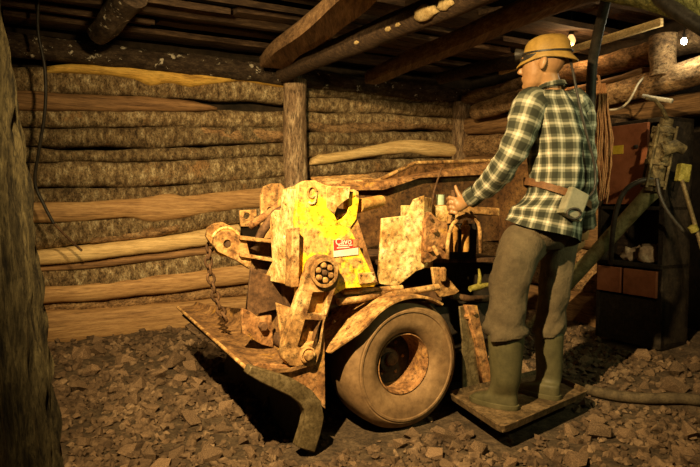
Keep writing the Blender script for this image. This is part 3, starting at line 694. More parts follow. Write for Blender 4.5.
for v0, v1, mm in ((236, 240, 'tan_steel'), (253, 259, 'tan_steel')):
    pp = [M(240, v0, -0.40), M(277, v1, -0.40)]
    MB().prism([pp[0], pp[1], pp[1] + V((0, -0.17, 0)), pp[0] + V((0, -0.17, 0))], (0, 0, -0.018)).build('arm_flange', mm, MR, bevel=0.003)
side_plate('arm_web', [(243, 240), (277, 243), (277, 257), (246, 253)], -0.50, 0.02, 'dark_rust')
side_plate('arm_gusset', [(247, 254), (276, 259), (266, 280)], -0.46, 0.02, 'dark_rust')
# lift arm with six-bolt head
armp = []
for k in range(13):
    an = R(-20) + R(200) * k / 12; armp.append((324 + 15.5 * math.cos(an), 272.5 - 17 * math.sin(an)))
armp += [(305, 280), (285, 343), (284, 358), (290, 365), (306, 367), (316, 364), (320, 352), (324, 322)]
side_plate('lift_arm', armp, 0.0, 0.05, 'tan_steel', holes=[[(312.5, 292), (331, 291), (326, 315), (306.5, 314)], [(305, 319), (324, 320), (319, 343), (311, 344), (303, 350), (297, 347)]])
side_plate('arm_web', [(311, 290), (334, 289), (327, 316), (305, 315)], -0.045, 0.012, 'orange_steel')
side_plate('arm_web', [(303, 333), (309, 327), (314, 334), (321, 340), (319, 356), (296, 356)], -0.045, 0.012, 'tan_steel')
hd = M(323.5, 272.5, 0.0); arm = bpy.data.objects['lift_arm']
MB().lathe([(0.064, -0.005), (0.064, 0.016), (0.051, 0.016), (0.051, -0.002)], hd, BX, 36, caps=False).build('bolt_ring', 'tan_steel', arm, angle=40)
MB().lathe([(0.053, 0.002), (0.053, 0.0045), (0.001, 0.005)], hd, BX, 36).build('bolt_recess', 'black_steel', arm, angle=40)
for k in range(7):
    off_ = V((0, 0, 0)) if k == 6 else V((math.cos(k * math.pi / 3 + .4), 0, math.sin(k * math.pi / 3 + .4))) * 0.033
    MB().lathe([(0.0135, 0.0), (0.0135, 0.014), (0.009, 0.019), (0.001, 0.020)], hd + off_, BX, 10).build('bolt', 'tan_steel' if k != 6 else 'dark_rust', arm, angle=40)
pv = M(307, 354.5, 0.0)
MB().lathe([(0.036, -0.02), (0.036, 0.012), (0.030, 0.016), (0.026, 0.010), (0.022, 0.010), (0.022, 0.024), (0.016, 0.028), (0.001, 0.028)], pv, BX, 28).build('pivot_pin', 'tan_steel', arm, angle=40)
MB().tube([pv + V((0, -0.02, 0)), pv + V((0, -0.7, 0))], 0.03, 12).build('cross_shaft', 'dark_rust', MR, angle=40)
# scoop
LN = V((0.79, 0.0, 0.405)); LF = V((0.71, -1.48, 0.43))
rows = []
prof = [(0.0, 0.0), (-0.10, -0.012), (-0.22, -0.02), (-0.30, -0.01), (-0.35, 0.03), (-0.38, 0.09), (-0.40, 0.18)]
th_ = 0.016
mb = MB(); inn = []; out = []
for k in range(9):
    p0 = LN.lerp(LF, k / 8); tp = 1 - 0.66 * (k / 8)
    inn.append([p0 + V((a * tp * 0.85, 0, z * max(0.12, (tp - 0.3) / 0.7))) for a, z in prof]); out.append([q + V((0.012 if i > 3 else 0, 0, -th_)) for i, q in enumerate(inn[-1])])
mb.loft([i_ + o_[::-1] for i_, o_ in zip(inn, out)])
scoop = mb.build('scoop', 'scoop_rust', MR, angle=40)
MB().tube([p[0] + V((0.0, 0, -0.004)) for p in inn], 0.009, 8).build('cutting_edge', 'tan_steel', scoop, angle=50)
side_plate('scoop_cheek', [(250, 369), (258, 364), (288, 366), (298, 368), (316, 360), (320, 334), (324, 334), (325, 408), (320, 404), (296, 388), (268, 377)], -0.02, 0.022, 'rust', parent=scoop)
# curved side runner of the scoop
ctr = [(249, 370), (262, 376), (278, 382), (294, 389), (306, 397), (313, 406), (315, 417), (312, 431), (306, 450)]
wpx = [4.5, 6.5, 8, 8.5, 9, 9.5, 9.5, 9.5, 9.5]
rings = []
for k, (u, v) in enumerate(ctr):
    a_, b_ = ctr[max(k - 1, 0)], ctr[min(k + 1, len(ctr) - 1)]; tx, ty = b_[0] - a_[0], b_[1] - a_[1]; l_ = math.hypot(tx, ty); nx_, ny_ = -ty / l_, tx / l_
    h = wpx[k]; top = M(u - nx_ * h, v - ny_ * h, 0.03); bot = M(u + nx_ * h, v + ny_ * h, 0.03)
    rings.append([top, top.lerp(bot, 0.5) + V((0, 0.006, 0)), bot, bot + V((0, -0.05, 0)), top + V((0, -0.05, 0))])
MB().loft(rings).build('runner', 'worn_steel', scoop, angle=40, bevel=0.005)
rings = []
for k in range(9):
    t = k / 8; b_ = -0.01 - 1.43 * t; sh_ = -0.08 * t
    low = [M(u, v, 0.03) for u, v in ctr]
    rings.append([V((p.x + sh_ - 0.025, b_, p.z - 0.035)) for p in low] + [V((p.x + sh_ - 0.05, b_, p.z - 0.01)) for p in low[::-1]])
MB().loft(rings).build('belly_plate', 'black_steel', scoop, angle=40)
# brackets inside the scoop
side_plate('mount_plate', [(243, 309), (250, 312), (258, 318), (271, 316), (273, 347), (262, 344), (243, 333)], -0.30, 0.025, 'rust')
side_plate('mount_plate', [(278, 304), (301, 312), (297, 364), (284, 352)], -0.24, 0.025, 'tan_steel')
side_plate('mount_plate', [(252, 268), (268, 276), (300, 286), (302, 318), (276, 309), (247, 316)], -0.36, 0.025, 'dark_rust')  # dark plate, its colour stands for the tilt arm's shadow on the mounts
MB().bolt(M(262, 326, -0.30), BX, 0.022, 0.03).build('bracket_bolt', 'dark_rust', MR)
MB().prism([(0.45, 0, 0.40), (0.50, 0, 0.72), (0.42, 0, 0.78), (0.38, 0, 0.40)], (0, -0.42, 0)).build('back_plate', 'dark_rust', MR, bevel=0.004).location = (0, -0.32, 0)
# chain hanging from the tilt arm into the scoop
cpts = [M(u, v, -0.58) for u, v in ((211, 243), (208, 258), (210, 274), (214, 292), (219, 308), (226, 320), (233, 329))]
cl = []
for a_, b_ in zip(cpts, cpts[1:]):
    n_ = max(1, int((b_ - a_).length / 0.034)); cl += [a_.lerp(b_, k / n_) for k in range(n_)]
chain = None
for k in range(len(cl) - 1):
    a_, b_ = cl[k], cl[k + 1]; d = (b_ - a_).normalized(); x, y = perp(d); s_ = x if k % 2 else y
    lp = [a_.lerp(b_, 0.5) + d * 0.026 * math.cos(2 * math.pi * q / 12) + s_ * 0.017 * math.sin(2 * math.pi * q / 12) for q in range(13)]
    MB().tube(lp, 0.0075, 6).build('chain_link', 'dark_rust', MR, smooth=True)
# mudguard over the wheel
rows = []; inner = []
for k in range(15):
    an = R(-32 + 78 * k / 14); rr = 0.335
    p = V((rr * math.sin(an) - 0.01, 0, 0.302 + rr * math.cos(an))); rows.append(p)
tang = (rows[-1] - rows[-2]).normalized(); rows += [rows[-1] + tang * 0.05 + V((.014, 0, 0)), rows[-1] + tang * 0.165 + V((.055, 0, 0.0))]
mb = MB(); rg = []
for i_, p in enumerate(rows):
    c = V((0, 0, 0.302)); dr = (p - c).normalized(); e = 0.035 if i_ == len(rows) - 1 else (0.0 if i_ == len(rows) - 2 else 0)
    rg.append([p + V((0, 0.035 - e, 0)), p + V((0, -0.30 + e * .5, 0)), p + V((0, -0.30 + e * .5, 0)) + dr * 0.014, p + V((0, 0.035 - e, 0)) + dr * 0.014])
mb.loft(rg); mg = mb.build('mudguard', 'tan_steel', MR, angle=40, bevel=0.003)
for k, (u, v) in enumerate(((340, 321), (352, 325))): MB().bolt(rows[-2] + V((0, -0.06 - 0.14 * k, 0.010)), V((0.75, 0, 0.65)), 0.012, 0.014).build('guard_bolt', 'rust', mg)
# bars lying on the mudguard
MB().tube([M(338, 302, -0.08), M(362, 299, -0.08), M(392, 290.5, -0.14)], [0.017, 0.016, 0.009], 12).build('bar', 'tan_steel', MR, angle=50)
MB().tube([M(343, 292, -0.13), M(368, 290.5, -0.13), M(402, 287.5, -0.13)], 0.013, 12).build('bar', 'tan_steel', MR, angle=50)
MB().tube([M(394, 294, -0.05), M(438, 287, -0.07)], 0.017, 12).build('bar', 'tan_steel', MR, angle=50)
# hidden side of the frame behind the wheel
MB().prism([(0.30, 0, 0.55), (-0.42, 0, 0.55), (-0.42, 0, 0.64), (0.30, 0, 0.66)], (0, -0.06, 0)).build('side_rail', 'dark_rust', MR, bevel=0.004).location = (0, -0.26, 0)
# control block
ctl = side_plate('control_block', [(426, 222), (431, 213), (439, 221), (447, 223), (449, 259), (437, 258), (430, 262), (425, 262)], -0.13, 0.05, 'rust')
for u, v in ((433, 230), (429, 249), (442, 246)):
    MB().bolt(M(u, v, -0.13), BX, 0.014, 0.025).build('bolt', 'rust', ctl)
MB().tube([M(431, 218, -0.13), M(431, 218, -0.11)], 0.008, 8).build('boss', 'dark_rust', ctl)
MB().tube([M(433, 246, -0.11), M(438, 255, -0.09)], 0.011, 10).build('cock', 'tan_steel', ctl, angle=50)
for u in (454, 465.5):
    c = M(u, 236, -0.20); MB().lathe([(0.018, -0.085), (0.022, -0.07), (0.022, 0.03), (0.026, 0.035), (0.026, 0.055), (0.017, 0.06), (0.013, 0.085), (0.001, 0.085)], c, (0, 0, 1), 16).build('valve', 'orange_steel', MR, angle=40)
MB().tube([M(u, v, -0.10) for u, v in ((448, 259), (447.5, 245), (449, 234), (453, 224), (459, 218), (466, 215.5), (473, 217), (478, 222), (480, 231), (480.5, 253))], 0.0105, 10).build('guard_hoop', 'tan_steel', MR, smooth=True)
MB().prism([M(449, 205, -0.24), M(500, 208, -0.24), M(500, 216, -0.24), M(476, 214, -0.24), M(462, 219, -0.24), M(449, 224, -0.24)], (0, -0.16, 0)).build('valve_body', 'tan_steel', MR, bevel=0.006)
MB().prism([M(449, 224, -0.26), M(478, 224, -0.26), M(476, 262, -0.26), M(449, 262, -0.26)], (0, -0.18, 0)).build('valve_chest', 'black_steel', MR, bevel=0.006)
MB().prism([M(424, 205.5, -0.26), M(449, 206, -0.26), M(449, 222, -0.26), M(424, 222, -0.26)], (0, -0.22, 0)).build('control_deck', 'cream_dust', MR, bevel=0.005)
lv = M(431, 201, -0.36); lt = M(441.5, 168, -0.36)
MB().tube([lv + V((0, 0, -0.05)), lv.lerp(lt, .3), lt], [0.007, 0.006, 0.005], 8).build('lever', 'dark_rust', MR, angle=50)
# angle bracket, cock and fittings under the controls
side_plate('bracket', [(433, 268), (440, 268), (447, 277), (459, 291), (455, 294), (440, 297), (436, 290)], -0.14, 0.02, 'tan_steel')
MB().lathe([(0.014, -0.03), (0.018, -0.02), (0.018, 0.03), (0.011, 0.04), (0.001, 0.04)], M(443, 275, -0.12), (0, 0, 1), 14).build('cock', 'tan_steel', MR, angle=40)
MB().tube([M(470, 289, -0.2), M(478, 287, -0.2), M(488, 285, -0.2)], [0.016, 0.020, 0.013], 12).build('fitting', 'moss_metal', MR, angle=50)
MB().tube([M(479, 286, -0.2), M(480, 277, -0.2), M(479, 269, -0.2)], [0.012, 0.011, 0.006], 10).build('fitting', 'moss_metal', MR, angle=50)
MB().tube([M(452, 296, -0.24), M(470, 299, -0.3), M(500, 298, -0.36)], 0.02, 10).build('pipe', 'dark_rust', MR, smooth=True)
# upright hanger of the footboard: pale web with rusty flange
side_plate('hanger_web', [(460, 307), (470, 306), (486, 345), (487, 386), (463, 387), (463, 340)], -0.12, 0.012, 'worn_steel')
side_plate('hanger_flange', [(467, 306), (477, 306), (484, 340), (493, 384), (484, 387), (478, 345)], -0.09, 0.03, 'rust')
MB().bolt(M(466, 316, -0.12), BX, 0.015, 0.022).build('bolt', 'rust', MR)
MB().bolt(M(473, 312, -0.09), BX, 0.012, 0.02).build('bolt', 'rust', MR)
# footboard
zt = 0.095
fb = [G(u, v, zt) for u, v in ((451, 396), (503, 431), (586, 394), (541, 373))]
cc = sum(fb, V((0, 0, 0))) / 4
fbl = [MF.loc_of(p) for p in fb]
board = MB().prism(fbl, (0, 0, -0.010)).build('footboard', 'platform_steel', MR, bevel=0.003)
rim_pts = []
for i_ in range(4):
    p, q_, n_ = fbl[i_ - 1], fbl[i_], fbl[(i_ + 1) % 4]
    for t in (0.0, 0.33, 0.66, 1.0):
        a_ = q_ + (p - q_).normalized() * 0.05; b_ = q_ + (n_ - q_).normalized() * 0.05
        rim_pts.append(a_.lerp(q_, t).lerp(q_.lerp(b_, t), t))
mb = MB(); rg = []
ctr_ = sum(fbl, V((0, 0, 0))) / 4
for i_, p in enumerate(rim_pts + [rim_pts[0]]):
    o_ = (p - ctr_).normalized() * 0.012
    rg.append([p - o_ * 0.3 + V((0, 0, -0.010)), p + o_ + V((0, 0, -0.010)), p + o_ * 1.8 + V((0, 0, 0.022)), p + o_ * 0.8 + V((0, 0, 0.024))])
mb.loft(rg, caps=False); mb.build('footboard_rim', 'platform_steel', board, angle=40)
MB().box((fbl[0] + fbl[3]) / 2 + V((0, -0.10, -0.03)), (0.5, 0.3, 0.04)).build('footboard_bracket', 'black_steel', board)
MB().prism([(-0.75, -0.25, 0.25), (-0.35, -0.25, 0.25), (-0.35, -0.25, 0.05), (-0.75, -0.25, 0.05)], (0, -0.03, 0)).build('footboard_carrier', 'black_steel', MR)

# cup on the control deck
cp = MF.m @ M(440.5, 205.2, -0.40)
cup = MB().lathe([(0.019, 0), (0.022, 0.004), (0.024, 0.056), (0.0265, 0.060), (0.022, 0.058), (0.020, 0.008), (0.001, 0.006)], (0, 0, 0), (0, 0, 1), 24).build('enamel_cup', 'teal_enamel', angle=40)
cup.location = cp; tag(cup, 'small pale teal cup standing on the loader beside the miner\'s hand', 'cup')

# ------------------------------------------------------------------ the miner
PL = V((0.86, 2.95, 0.1)); PER = empty('person', PL)
tag(PER, 'miner in plaid shirt, helmet and rubber boots standing on the footboard, hand on the lever', 'person')
FWD = V((-0.72, 0.69, 0)).normalized(); LFT = V((-FWD.y, FWD.x, 0)); UP = V((0, 0, 1))


def ell(c, w_, d_, n=28, fwd=FWD, lft=LFT, tilt=0.0, sq=0.0, nrm=None):
    out = []
    for j in range(n):
        a = 2 * math.pi * j / n; ca, sa = math.cos(a), math.sin(a)
        k = 1 + sq * (1 - (abs(ca) ** 4 + abs(sa) ** 4)) * 0.5
        out.append(V(c) + lft * w_ * ca * k + (fwd + UP * tilt) * d_ * sa * k)
    return out


def resamp(path, rad, seg):
    """Catmull-Rom through path points with radii"""
    pts = [V(p) for p in path]; outp = []; outr = []
    for i in range(len(pts) - 1):
        p0, p1, p2, p3 = pts[max(i - 1, 0)], pts[i], pts[i + 1], pts[min(i + 2, len(pts) - 1)]
        for k in range(seg):
            t = k / seg
            outp.append(0.5 * ((2 * p1) + (p2 - p0) * t + (2 * p0 - 5 * p1 + 4 * p2 - p3) * t * t + (3 * p1 - p0 - 3 * p2 + p3) * t ** 3)); outr.append(rad[i] + (rad[i + 1] - rad[i]) * t)
    outp.append(pts[-1]); outr.append(rad[-1])
    return outp, outr


HC = P(542.5, 66, 2.93)
HF = V((-0.90, 0.43, 0)).normalized(); HL = V((-HF.y, HF.x, 0))
neck = P(550, 90, 2.94)
TOR = [(P(542, 231, 2.965), 0.170, 0.132), (P(545, 222, 2.965), 0.172, 0.130), (P(549, 208, 2.97), 0.175, 0.13), (P(557, 192, 2.96), 0.155, 0.115), (P(560, 170, 2.95), 0.165, 0.115), (P(560, 140, 2.95), 0.180, 0.12), (P(557, 115, 2.94), 0.185, 0.105), (P(554, 102, 2.94), 0.165, 0.09), (P(552, 93, 2.94), 0.095, 0.07)]
LA = [P(531, 108, 2.85), P(519, 138, 2.83), P(506, 163, 2.87), P(489, 184, 2.97), P(471, 198, 3.05)]
RA = [P(577, 110, 3.02), P(581, 145, 3.01), P(584, 185, 3.0), P(585, 207, 3.05), P(583, 224, 3.10)]
LL = [P(536, 216, 2.91), P(522, 240, 2.88), P(513, 268, 2.86), P(508, 300, 2.85), P(506, 330, 2.85), P(505, 380, 2.85)]
RL = [P(557, 216, 3.04), P(559, 240, 3.05), P(556, 278, 3.05), P(551, 308, 3.05), P(549, 330, 3.05), P(549, 380, 3.05)]
# --- body, one continuous surface
bd = MB()
bd.loft([ell(c, w_ * 0.85, d_ * 0.85) for c, w_, d_ in TOR])
bd.tube([neck + V((0, 0, -0.05)), P(548, 82, 2.94), HC + V((0.015, 0, -0.03))], [0.062, 0.056, 0.055], 16)
# head: skull, jaw, nose, ears, brow, lips
bd.ball(HC + UP * 0.035 - HF * 0.008, (0.098, 0.076, 0.095), HF, HL, UP, 24, 16)
bd.loft([[HC + HF * (0.018 + f_) + HL * 0 + UP * z + HF * dx * math.cos(2 * math.pi * j / 18) + HL * wy * math.sin(2 * math.pi * j / 18) for j in range(18)] for z, f_, dx, wy in ((0.05, 0.0, 0.074, 0.070), (0.0, 0.006, 0.070, 0.066), (-0.045, 0.012, 0.062, 0.058), (-0.085, 0.022, 0.050, 0.046), (-0.107, 0.036, 0.032, 0.030))])
bd.loft([[HC + HF * f_ + UP * z + HF * 0.012 * math.cos(2 * math.pi * j / 10) * s_ + HL * 0.014 * math.sin(2 * math.pi * j / 10) * s_ for j in range(10)] for z, f_, s_ in ((0.025, 0.083, 0.6), (0.0, 0.096, 0.85), (-0.022, 0.108, 1.1), (-0.032, 0.100, 1.1), (-0.036, 0.090, 0.8))])
for s_ in (1, -1):
    bd.ball(HC - HF * 0.012 + HL * 0.078 * s_ + UP * 0.0, (0.020, 0.011, 0.034), (HF + HL * -0.3 * s_).normalized(), HL, (UP - HF * 0.2).normalized(), 12, 8)
    bd.ball(HC + HF * 0.082 + HL * 0.030 * s_ + UP * 0.036, (0.014, 0.026, 0.010), HF, HL, UP, 10, 6)
    bd.ball(HC + HF * 0.075 + HL * 0.030 * s_ + UP * 0.018, (0.013, 0.014, 0.010), HF, HL, UP, 10, 6)
bd.ball(HC + HF * 0.088 + UP * -0.053, (0.013, 0.024, 0.007), HF, HL, UP, 10, 6)
bd.ball(HC + HF * 0.086 + UP * -0.065, (0.012, 0.021, 0.007), HF, HL, UP, 10, 6)
bd.ball(HC + HF * 0.078 + UP * -0.092, (0.018, 0.022, 0.016), HF, HL, UP, 10, 6)
# arms and legs
for path, rad in ((LA, [0.055, 0.05, 0.042, 0.036, 0.027]), (RA, [0.055, 0.05, 0.042, 0.036, 0.027]), ([P(541, 232, 2.98), P(526, 244, 2.91)] + LL[2:], [0.05, 0.06, 0.06, 0.055, 0.05, 0.045]), ([P(555, 228, 3.02)] + RL[1:], [0.07, 0.07, 0.065, 0.055, 0.05, 0.045])):
    p_, r_ = resamp(path, rad, 5); bd.tube(p_, r_, 14)
bd.tube([LA[0], P(556, 106, 2.94), RA[0]], [0.05, 0.07, 0.05], 12)
# left hand closed on the lever: palm, four fingers, thumb
wr_ = LA[-1]
bd.tube([wr_, P(464, 202, 3.055), P(458, 205, 3.05), P(454.5, 206, 3.05)], [0.027, 0.034, 0.038, 0.030], 14, flat=0.75)
for k, (v, ln, r_) in enumerate(((198.0, 1.0, 0.0098), (203.0, 1.08, 0.0100), (208.0, 1.0, 0.0095), (212.6, 0.82, 0.0085))):
    a_ = P(456 + k * .5, v + 1, 3.045); b_ = P(449.6 + k * .5, v - 0.5, 3.05); c_ = P(447.5 + k * .5, v + 1, 3.09); d_ = P(451.5 + k * .5, v + 2, 3.125)
    bd.tube([a_, b_, c_.lerp(b_, 1 - ln if ln < 1 else 0), d_], [r_ * 1.1, r_ * 1.05, r_, r_ * 0.8], 10)
    bd.ball(b_, (r_ * 1.12,) * 3, n=10, m=6); bd.ball(d_, (r_ * 0.85,) * 3, n=10, m=6)
bd.tube([P(463, 200, 3.05), P(459, 195, 3.06), P(456.8, 190.5, 3.065), P(455.5, 186.5, 3.07)], [0.016, 0.0125, 0.0108, 0.0085], 10)
bd.ball(P(455.4, 186.4, 3.07), (0.0088,) * 3, n=10, m=6)
# right hand hanging, slightly curled
bd.tube([RA[-1], P(582.5, 232, 3.11), P(581, 239, 3.12)], [0.027, 0.036, 0.034], 14, flat=0.7)
for k in range(4):
    o_ = (k - 1.5) * 0.019; ax_ = V((0.75, 0.66, 0)).normalized(); q0 = P(581, 240, 3.12) + ax_ * o_
    ln = (0.9, 1.0, 0.95, 0.78)[k]; q1 = q0 + V((-0.008, -0.006, -0.040)) * ln; q2 = q1 + V((-0.018, 0.012, -0.026)) * ln; q3 = q2 + V((-0.02, 0.016, -0.008)) * ln
    bd.tube([q0, q1, q2, q3], [0.0098, 0.0095, 0.0088, 0.0075], 8)
bd.tube([P(582, 231, 3.11), P(578, 236, 3.10), P(576.5, 243, 3.10)], [0.016, 0.012, 0.009], 8)
me = bd.mesh('body', PL)
tmp = bpy.data.objects.new('t', me); COL.objects.link(tmp)
rm = tmp.modifiers.new('r', 'REMESH'); rm.mode = 'VOXEL'; rm.voxel_size = 0.0045
sm = tmp.modifiers.new('s', 'SMOOTH'); sm.iterations = 4; sm.factor = 0.5
me2 = bpy.data.meshes.new_from_object(tmp.evaluated_get(bpy.context.evaluated_depsgraph_get())); bpy.data.objects.remove(tmp)
me2.polygons.foreach_set('use_smooth', [True] * len(me2.polygons))
obj_me('body', me2, 'skin', PER)


def crease(p, s, amp, sc_=(14, 14, 22)): return amp * (fn(p.x * sc_[0] + s, p.y * sc_[1], p.z * sc_[2]) + 0.5 * fn(p.x * sc_[0] * 2.3, p.y * sc_[1] * 2.3 + s, p.z * sc_[2] * 2.1))


# --- shirt
sh = MB()
tc_, tw_ = resamp([t[0] for t in TOR], [t[1] for t in TOR], 6); _, td_ = resamp([t[0] for t in TOR], [t[2] for t in TOR], 6)
rings = []; uvs = []; n = 48; acc = 0
for i_, c in enumerate(tc_):
    ring = []; w_, d_ = tw_[i_] + 0.012, td_[i_] + 0.014
    if i_ < 13: w_ += 0.006; d_ += 0.006
    if i_ < 7: w_ += 0.012 * (7 - i_) / 7; d_ += 0.012 * (7 - i_) / 7
    hem = 0
    for j, p in enumerate(ell(c, w_, d_, n, sq=0.25)):
        o_ = (p - c).normalized(); p = p + o_ * crease(p, 3, 0.018, (10, 10, 9))
        # two long back folds
        an = 2 * math.pi * j / n
        p = p + o_ * (-0.022 * math.exp(-((an - R(275)) / 0.12) ** 2) + 0.012 * math.exp(-((an - R(300)) / 0.16) ** 2) - 0.018 * math.exp(-((an - R(318)) / 0.12) ** 2)) * min(1, max(0, (i_ - 15) / 8))
        if i_ < 14: p = p + UP * (-0.32 * (p.x - c.x)) * (14 - i_) / 14
        if i_ < 4: p = p + UP * (-0.012 * math.cos(an * 2) * (4 - i_) / 4)
        ring.append(p)
    if i_: acc += (c - tc_[i_ - 1]).length
    rings.append(ring); uvs.append([(j / n * 1.02 + 0.01, acc) for j in range(n + 1)])
sh.loft(rings, caps=False, uvs=uvs)


def sleeve(path, rad, mbx, uo):
    p_, r_ = resamp(path, rad, 9); t0 = (p_[1] - p_[0]).normalized(); x, y = perp(t0); prev = t0; rings = []; uvs = []; acc = 0; n = 24
    for i_, p in enumerate(p_):
        t = (p_[min(i_ + 1, len(p_) - 1)] - p_[max(i_ - 1, 0)]).normalized(); q = prev.rotation_difference(t); x = q @ x; y = q @ y; prev = t
        ring = []
        for j in range(n):
            a = 2 * math.pi * j / n; o_ = x * math.cos(a) + y * math.sin(a); pp = p + o_ * r_[i_]
            ring.append(pp + o_ * crease(pp, uo * 7, 0.012, (16, 16, 18)))
        if i_: acc += (p - p_[i_ - 1]).length
        rings.append(ring); uvs.append([(uo + j / n * 0.36, acc) for j in range(n + 1)])
    mbx.loft(rings, uvs=uvs)


inw = (TOR[6][0] - LA[0]) * 0.45
sleeve([LA[0] + inw, LA[0] + V((0, 0, .01))] + LA[1:], [0.080, 0.083, 0.072, 0.064, 0.056, 0.040], sh, 0.02)
inw = (TOR[6][0] - RA[0]) * 0.45
sleeve([RA[0] + inw, RA[0] + V((0, 0, .01))] + RA[1:4] + [RA[4].lerp(RA[3], .3)], [0.080, 0.080, 0.070, 0.064, 0.058, 0.048], sh, 0.05)
shirt = sh.build('shirt', 'plaid', PER, smooth=True, off=PL); shirt['label'] = 'dark green and cream plaid shirt'
# collar and cuffs
mb = MB(); rg = []; ug = []
for k, (dz, w_, d_) in enumerate(((0.0, 0.075, 0.072), (0.012, 0.068, 0.066), (0.030, 0.064, 0.062), (0.028, 0.070, 0.068), (0.004, 0.084, 0.080))):
    rg.append(ell(P(550.5, 91, 2.94) + UP * dz, w_, d_, 28, tilt=-0.25)); ug.append([(j / 28 * 0.42, k * 0.02) for j in range(29)])
mb.loft(rg, caps=False, uvs=ug); mb.build('collar', 'plaid', shirt, smooth=True, off=PL)
mb = MB(); d = (LA[4] - LA[3]).normalized()
x, y = perp(d); rg = []; ug = []
for k, (t, r_) in enumerate(((-0.05, 0.047), (-0.02, 0.050), (0.012, 0.049), (0.014, 0.042), (-0.03, 0.040))):
    rg.append([LA[4] + d * t + (x * math.cos(2 * math.pi * j / 24) + y * math.sin(2 * math.pi * j / 24)) * r_ * (1 + .06 * fn(j * .8, k * .4)) for j in range(24)]); ug.append([(j / 24 * .3, k * .02) for j in range(25)])
mb.loft(rg, caps=False, uvs=ug); mb.build('cuff', 'plaid', shirt, smooth=True, off=PL)
mb = MB(); d = (RA[4] - RA[3]).normalized(); c0 = RA[4].lerp(RA[3], .35); x, y = perp(d); rg = []; ug = []
for k, (t, r_) in enumerate(((-0.04, 0.052), (0.0, 0.060), (0.035, 0.066), (0.036, 0.058), (-0.02, 0.046))):
    rg.append([c0 + d * t + (x * math.cos(2 * math.pi * j / 24) + y * math.sin(2 * math.pi * j / 24)) * r_ * (1 + .1 * fn(j * .8, k * .4)) for j in range(24)]); ug.append([(j / 24 * .3, k * .02) for j in range(25)])
mb.loft(rg, caps=False, uvs=ug); mb.build('cuff', 'plaid', shirt, smooth=True, off=PL)
# --- trousers: seat and two legs, hems bunched over the boots
tr = MB()
tr.loft([ell(c, w_, d_, 32) for c, w_, d_ in ((P(552, 205, 2.97), 0.150, 0.11), (P(548, 218, 2.97), 0.162, 0.118), (P(543, 234, 2.97), 0.172, 0.128), (P(541, 248, 2.97), 0.13, 0.10))])
for path, rad, sd in (([P(541, 230, 2.98), P(525, 243, 2.90)] + LL[2:5] + [P(506, 336, 2.85)], [0.088, 0.102, 0.099, 0.089, 0.098, 0.090], 2), ([P(556, 230, 3.03), RL[1], RL[2], RL[3], RL[4], P(549, 336, 3.05)], [0.095, 0.090, 0.076, 0.068, 0.080, 0.072], 5)):
    p_, r_ = resamp(path, rad, 9); rings = []; t0 = (p_[1] - p_[0]).normalized(); x, y = perp(t0); prev = t0
    for i_, p in enumerate(p_):
        t = (p_[min(i_ + 1, len(p_) - 1)] - p_[max(i_ - 1, 0)]).normalized(); q = prev.rotation_difference(t); x = q @ x; y = q @ y; prev = t
        ring = []; low = max(0, (i_ / (len(p_) - 1) - 0.62) / 0.38)
        for j in range(32):
            a = 2 * math.pi * j / 32; o_ = x * math.cos(a) + y * math.sin(a); pp = p + o_ * r_[i_]
            ring.append(pp + o_ * (crease(pp, sd, 0.014, (10, 10, 7)) + 0.010 * math.sin(pp.z * 48 + 2.4 * math.sin(a + sd) + 3 * fn(pp.z * 6, a, sd)) * min(1, 0.12 + 1.2 * low) + 0.006 * fn(pp.z * 24 + a * 2.2 + sd, sd) + low * crease(pp, sd + 4, 0.026, (6, 6, 28))))
        rings.append(ring)
    tr.loft(rings)
trs = tr.build('trousers', 'trousers', PER, smooth=True, off=PL)
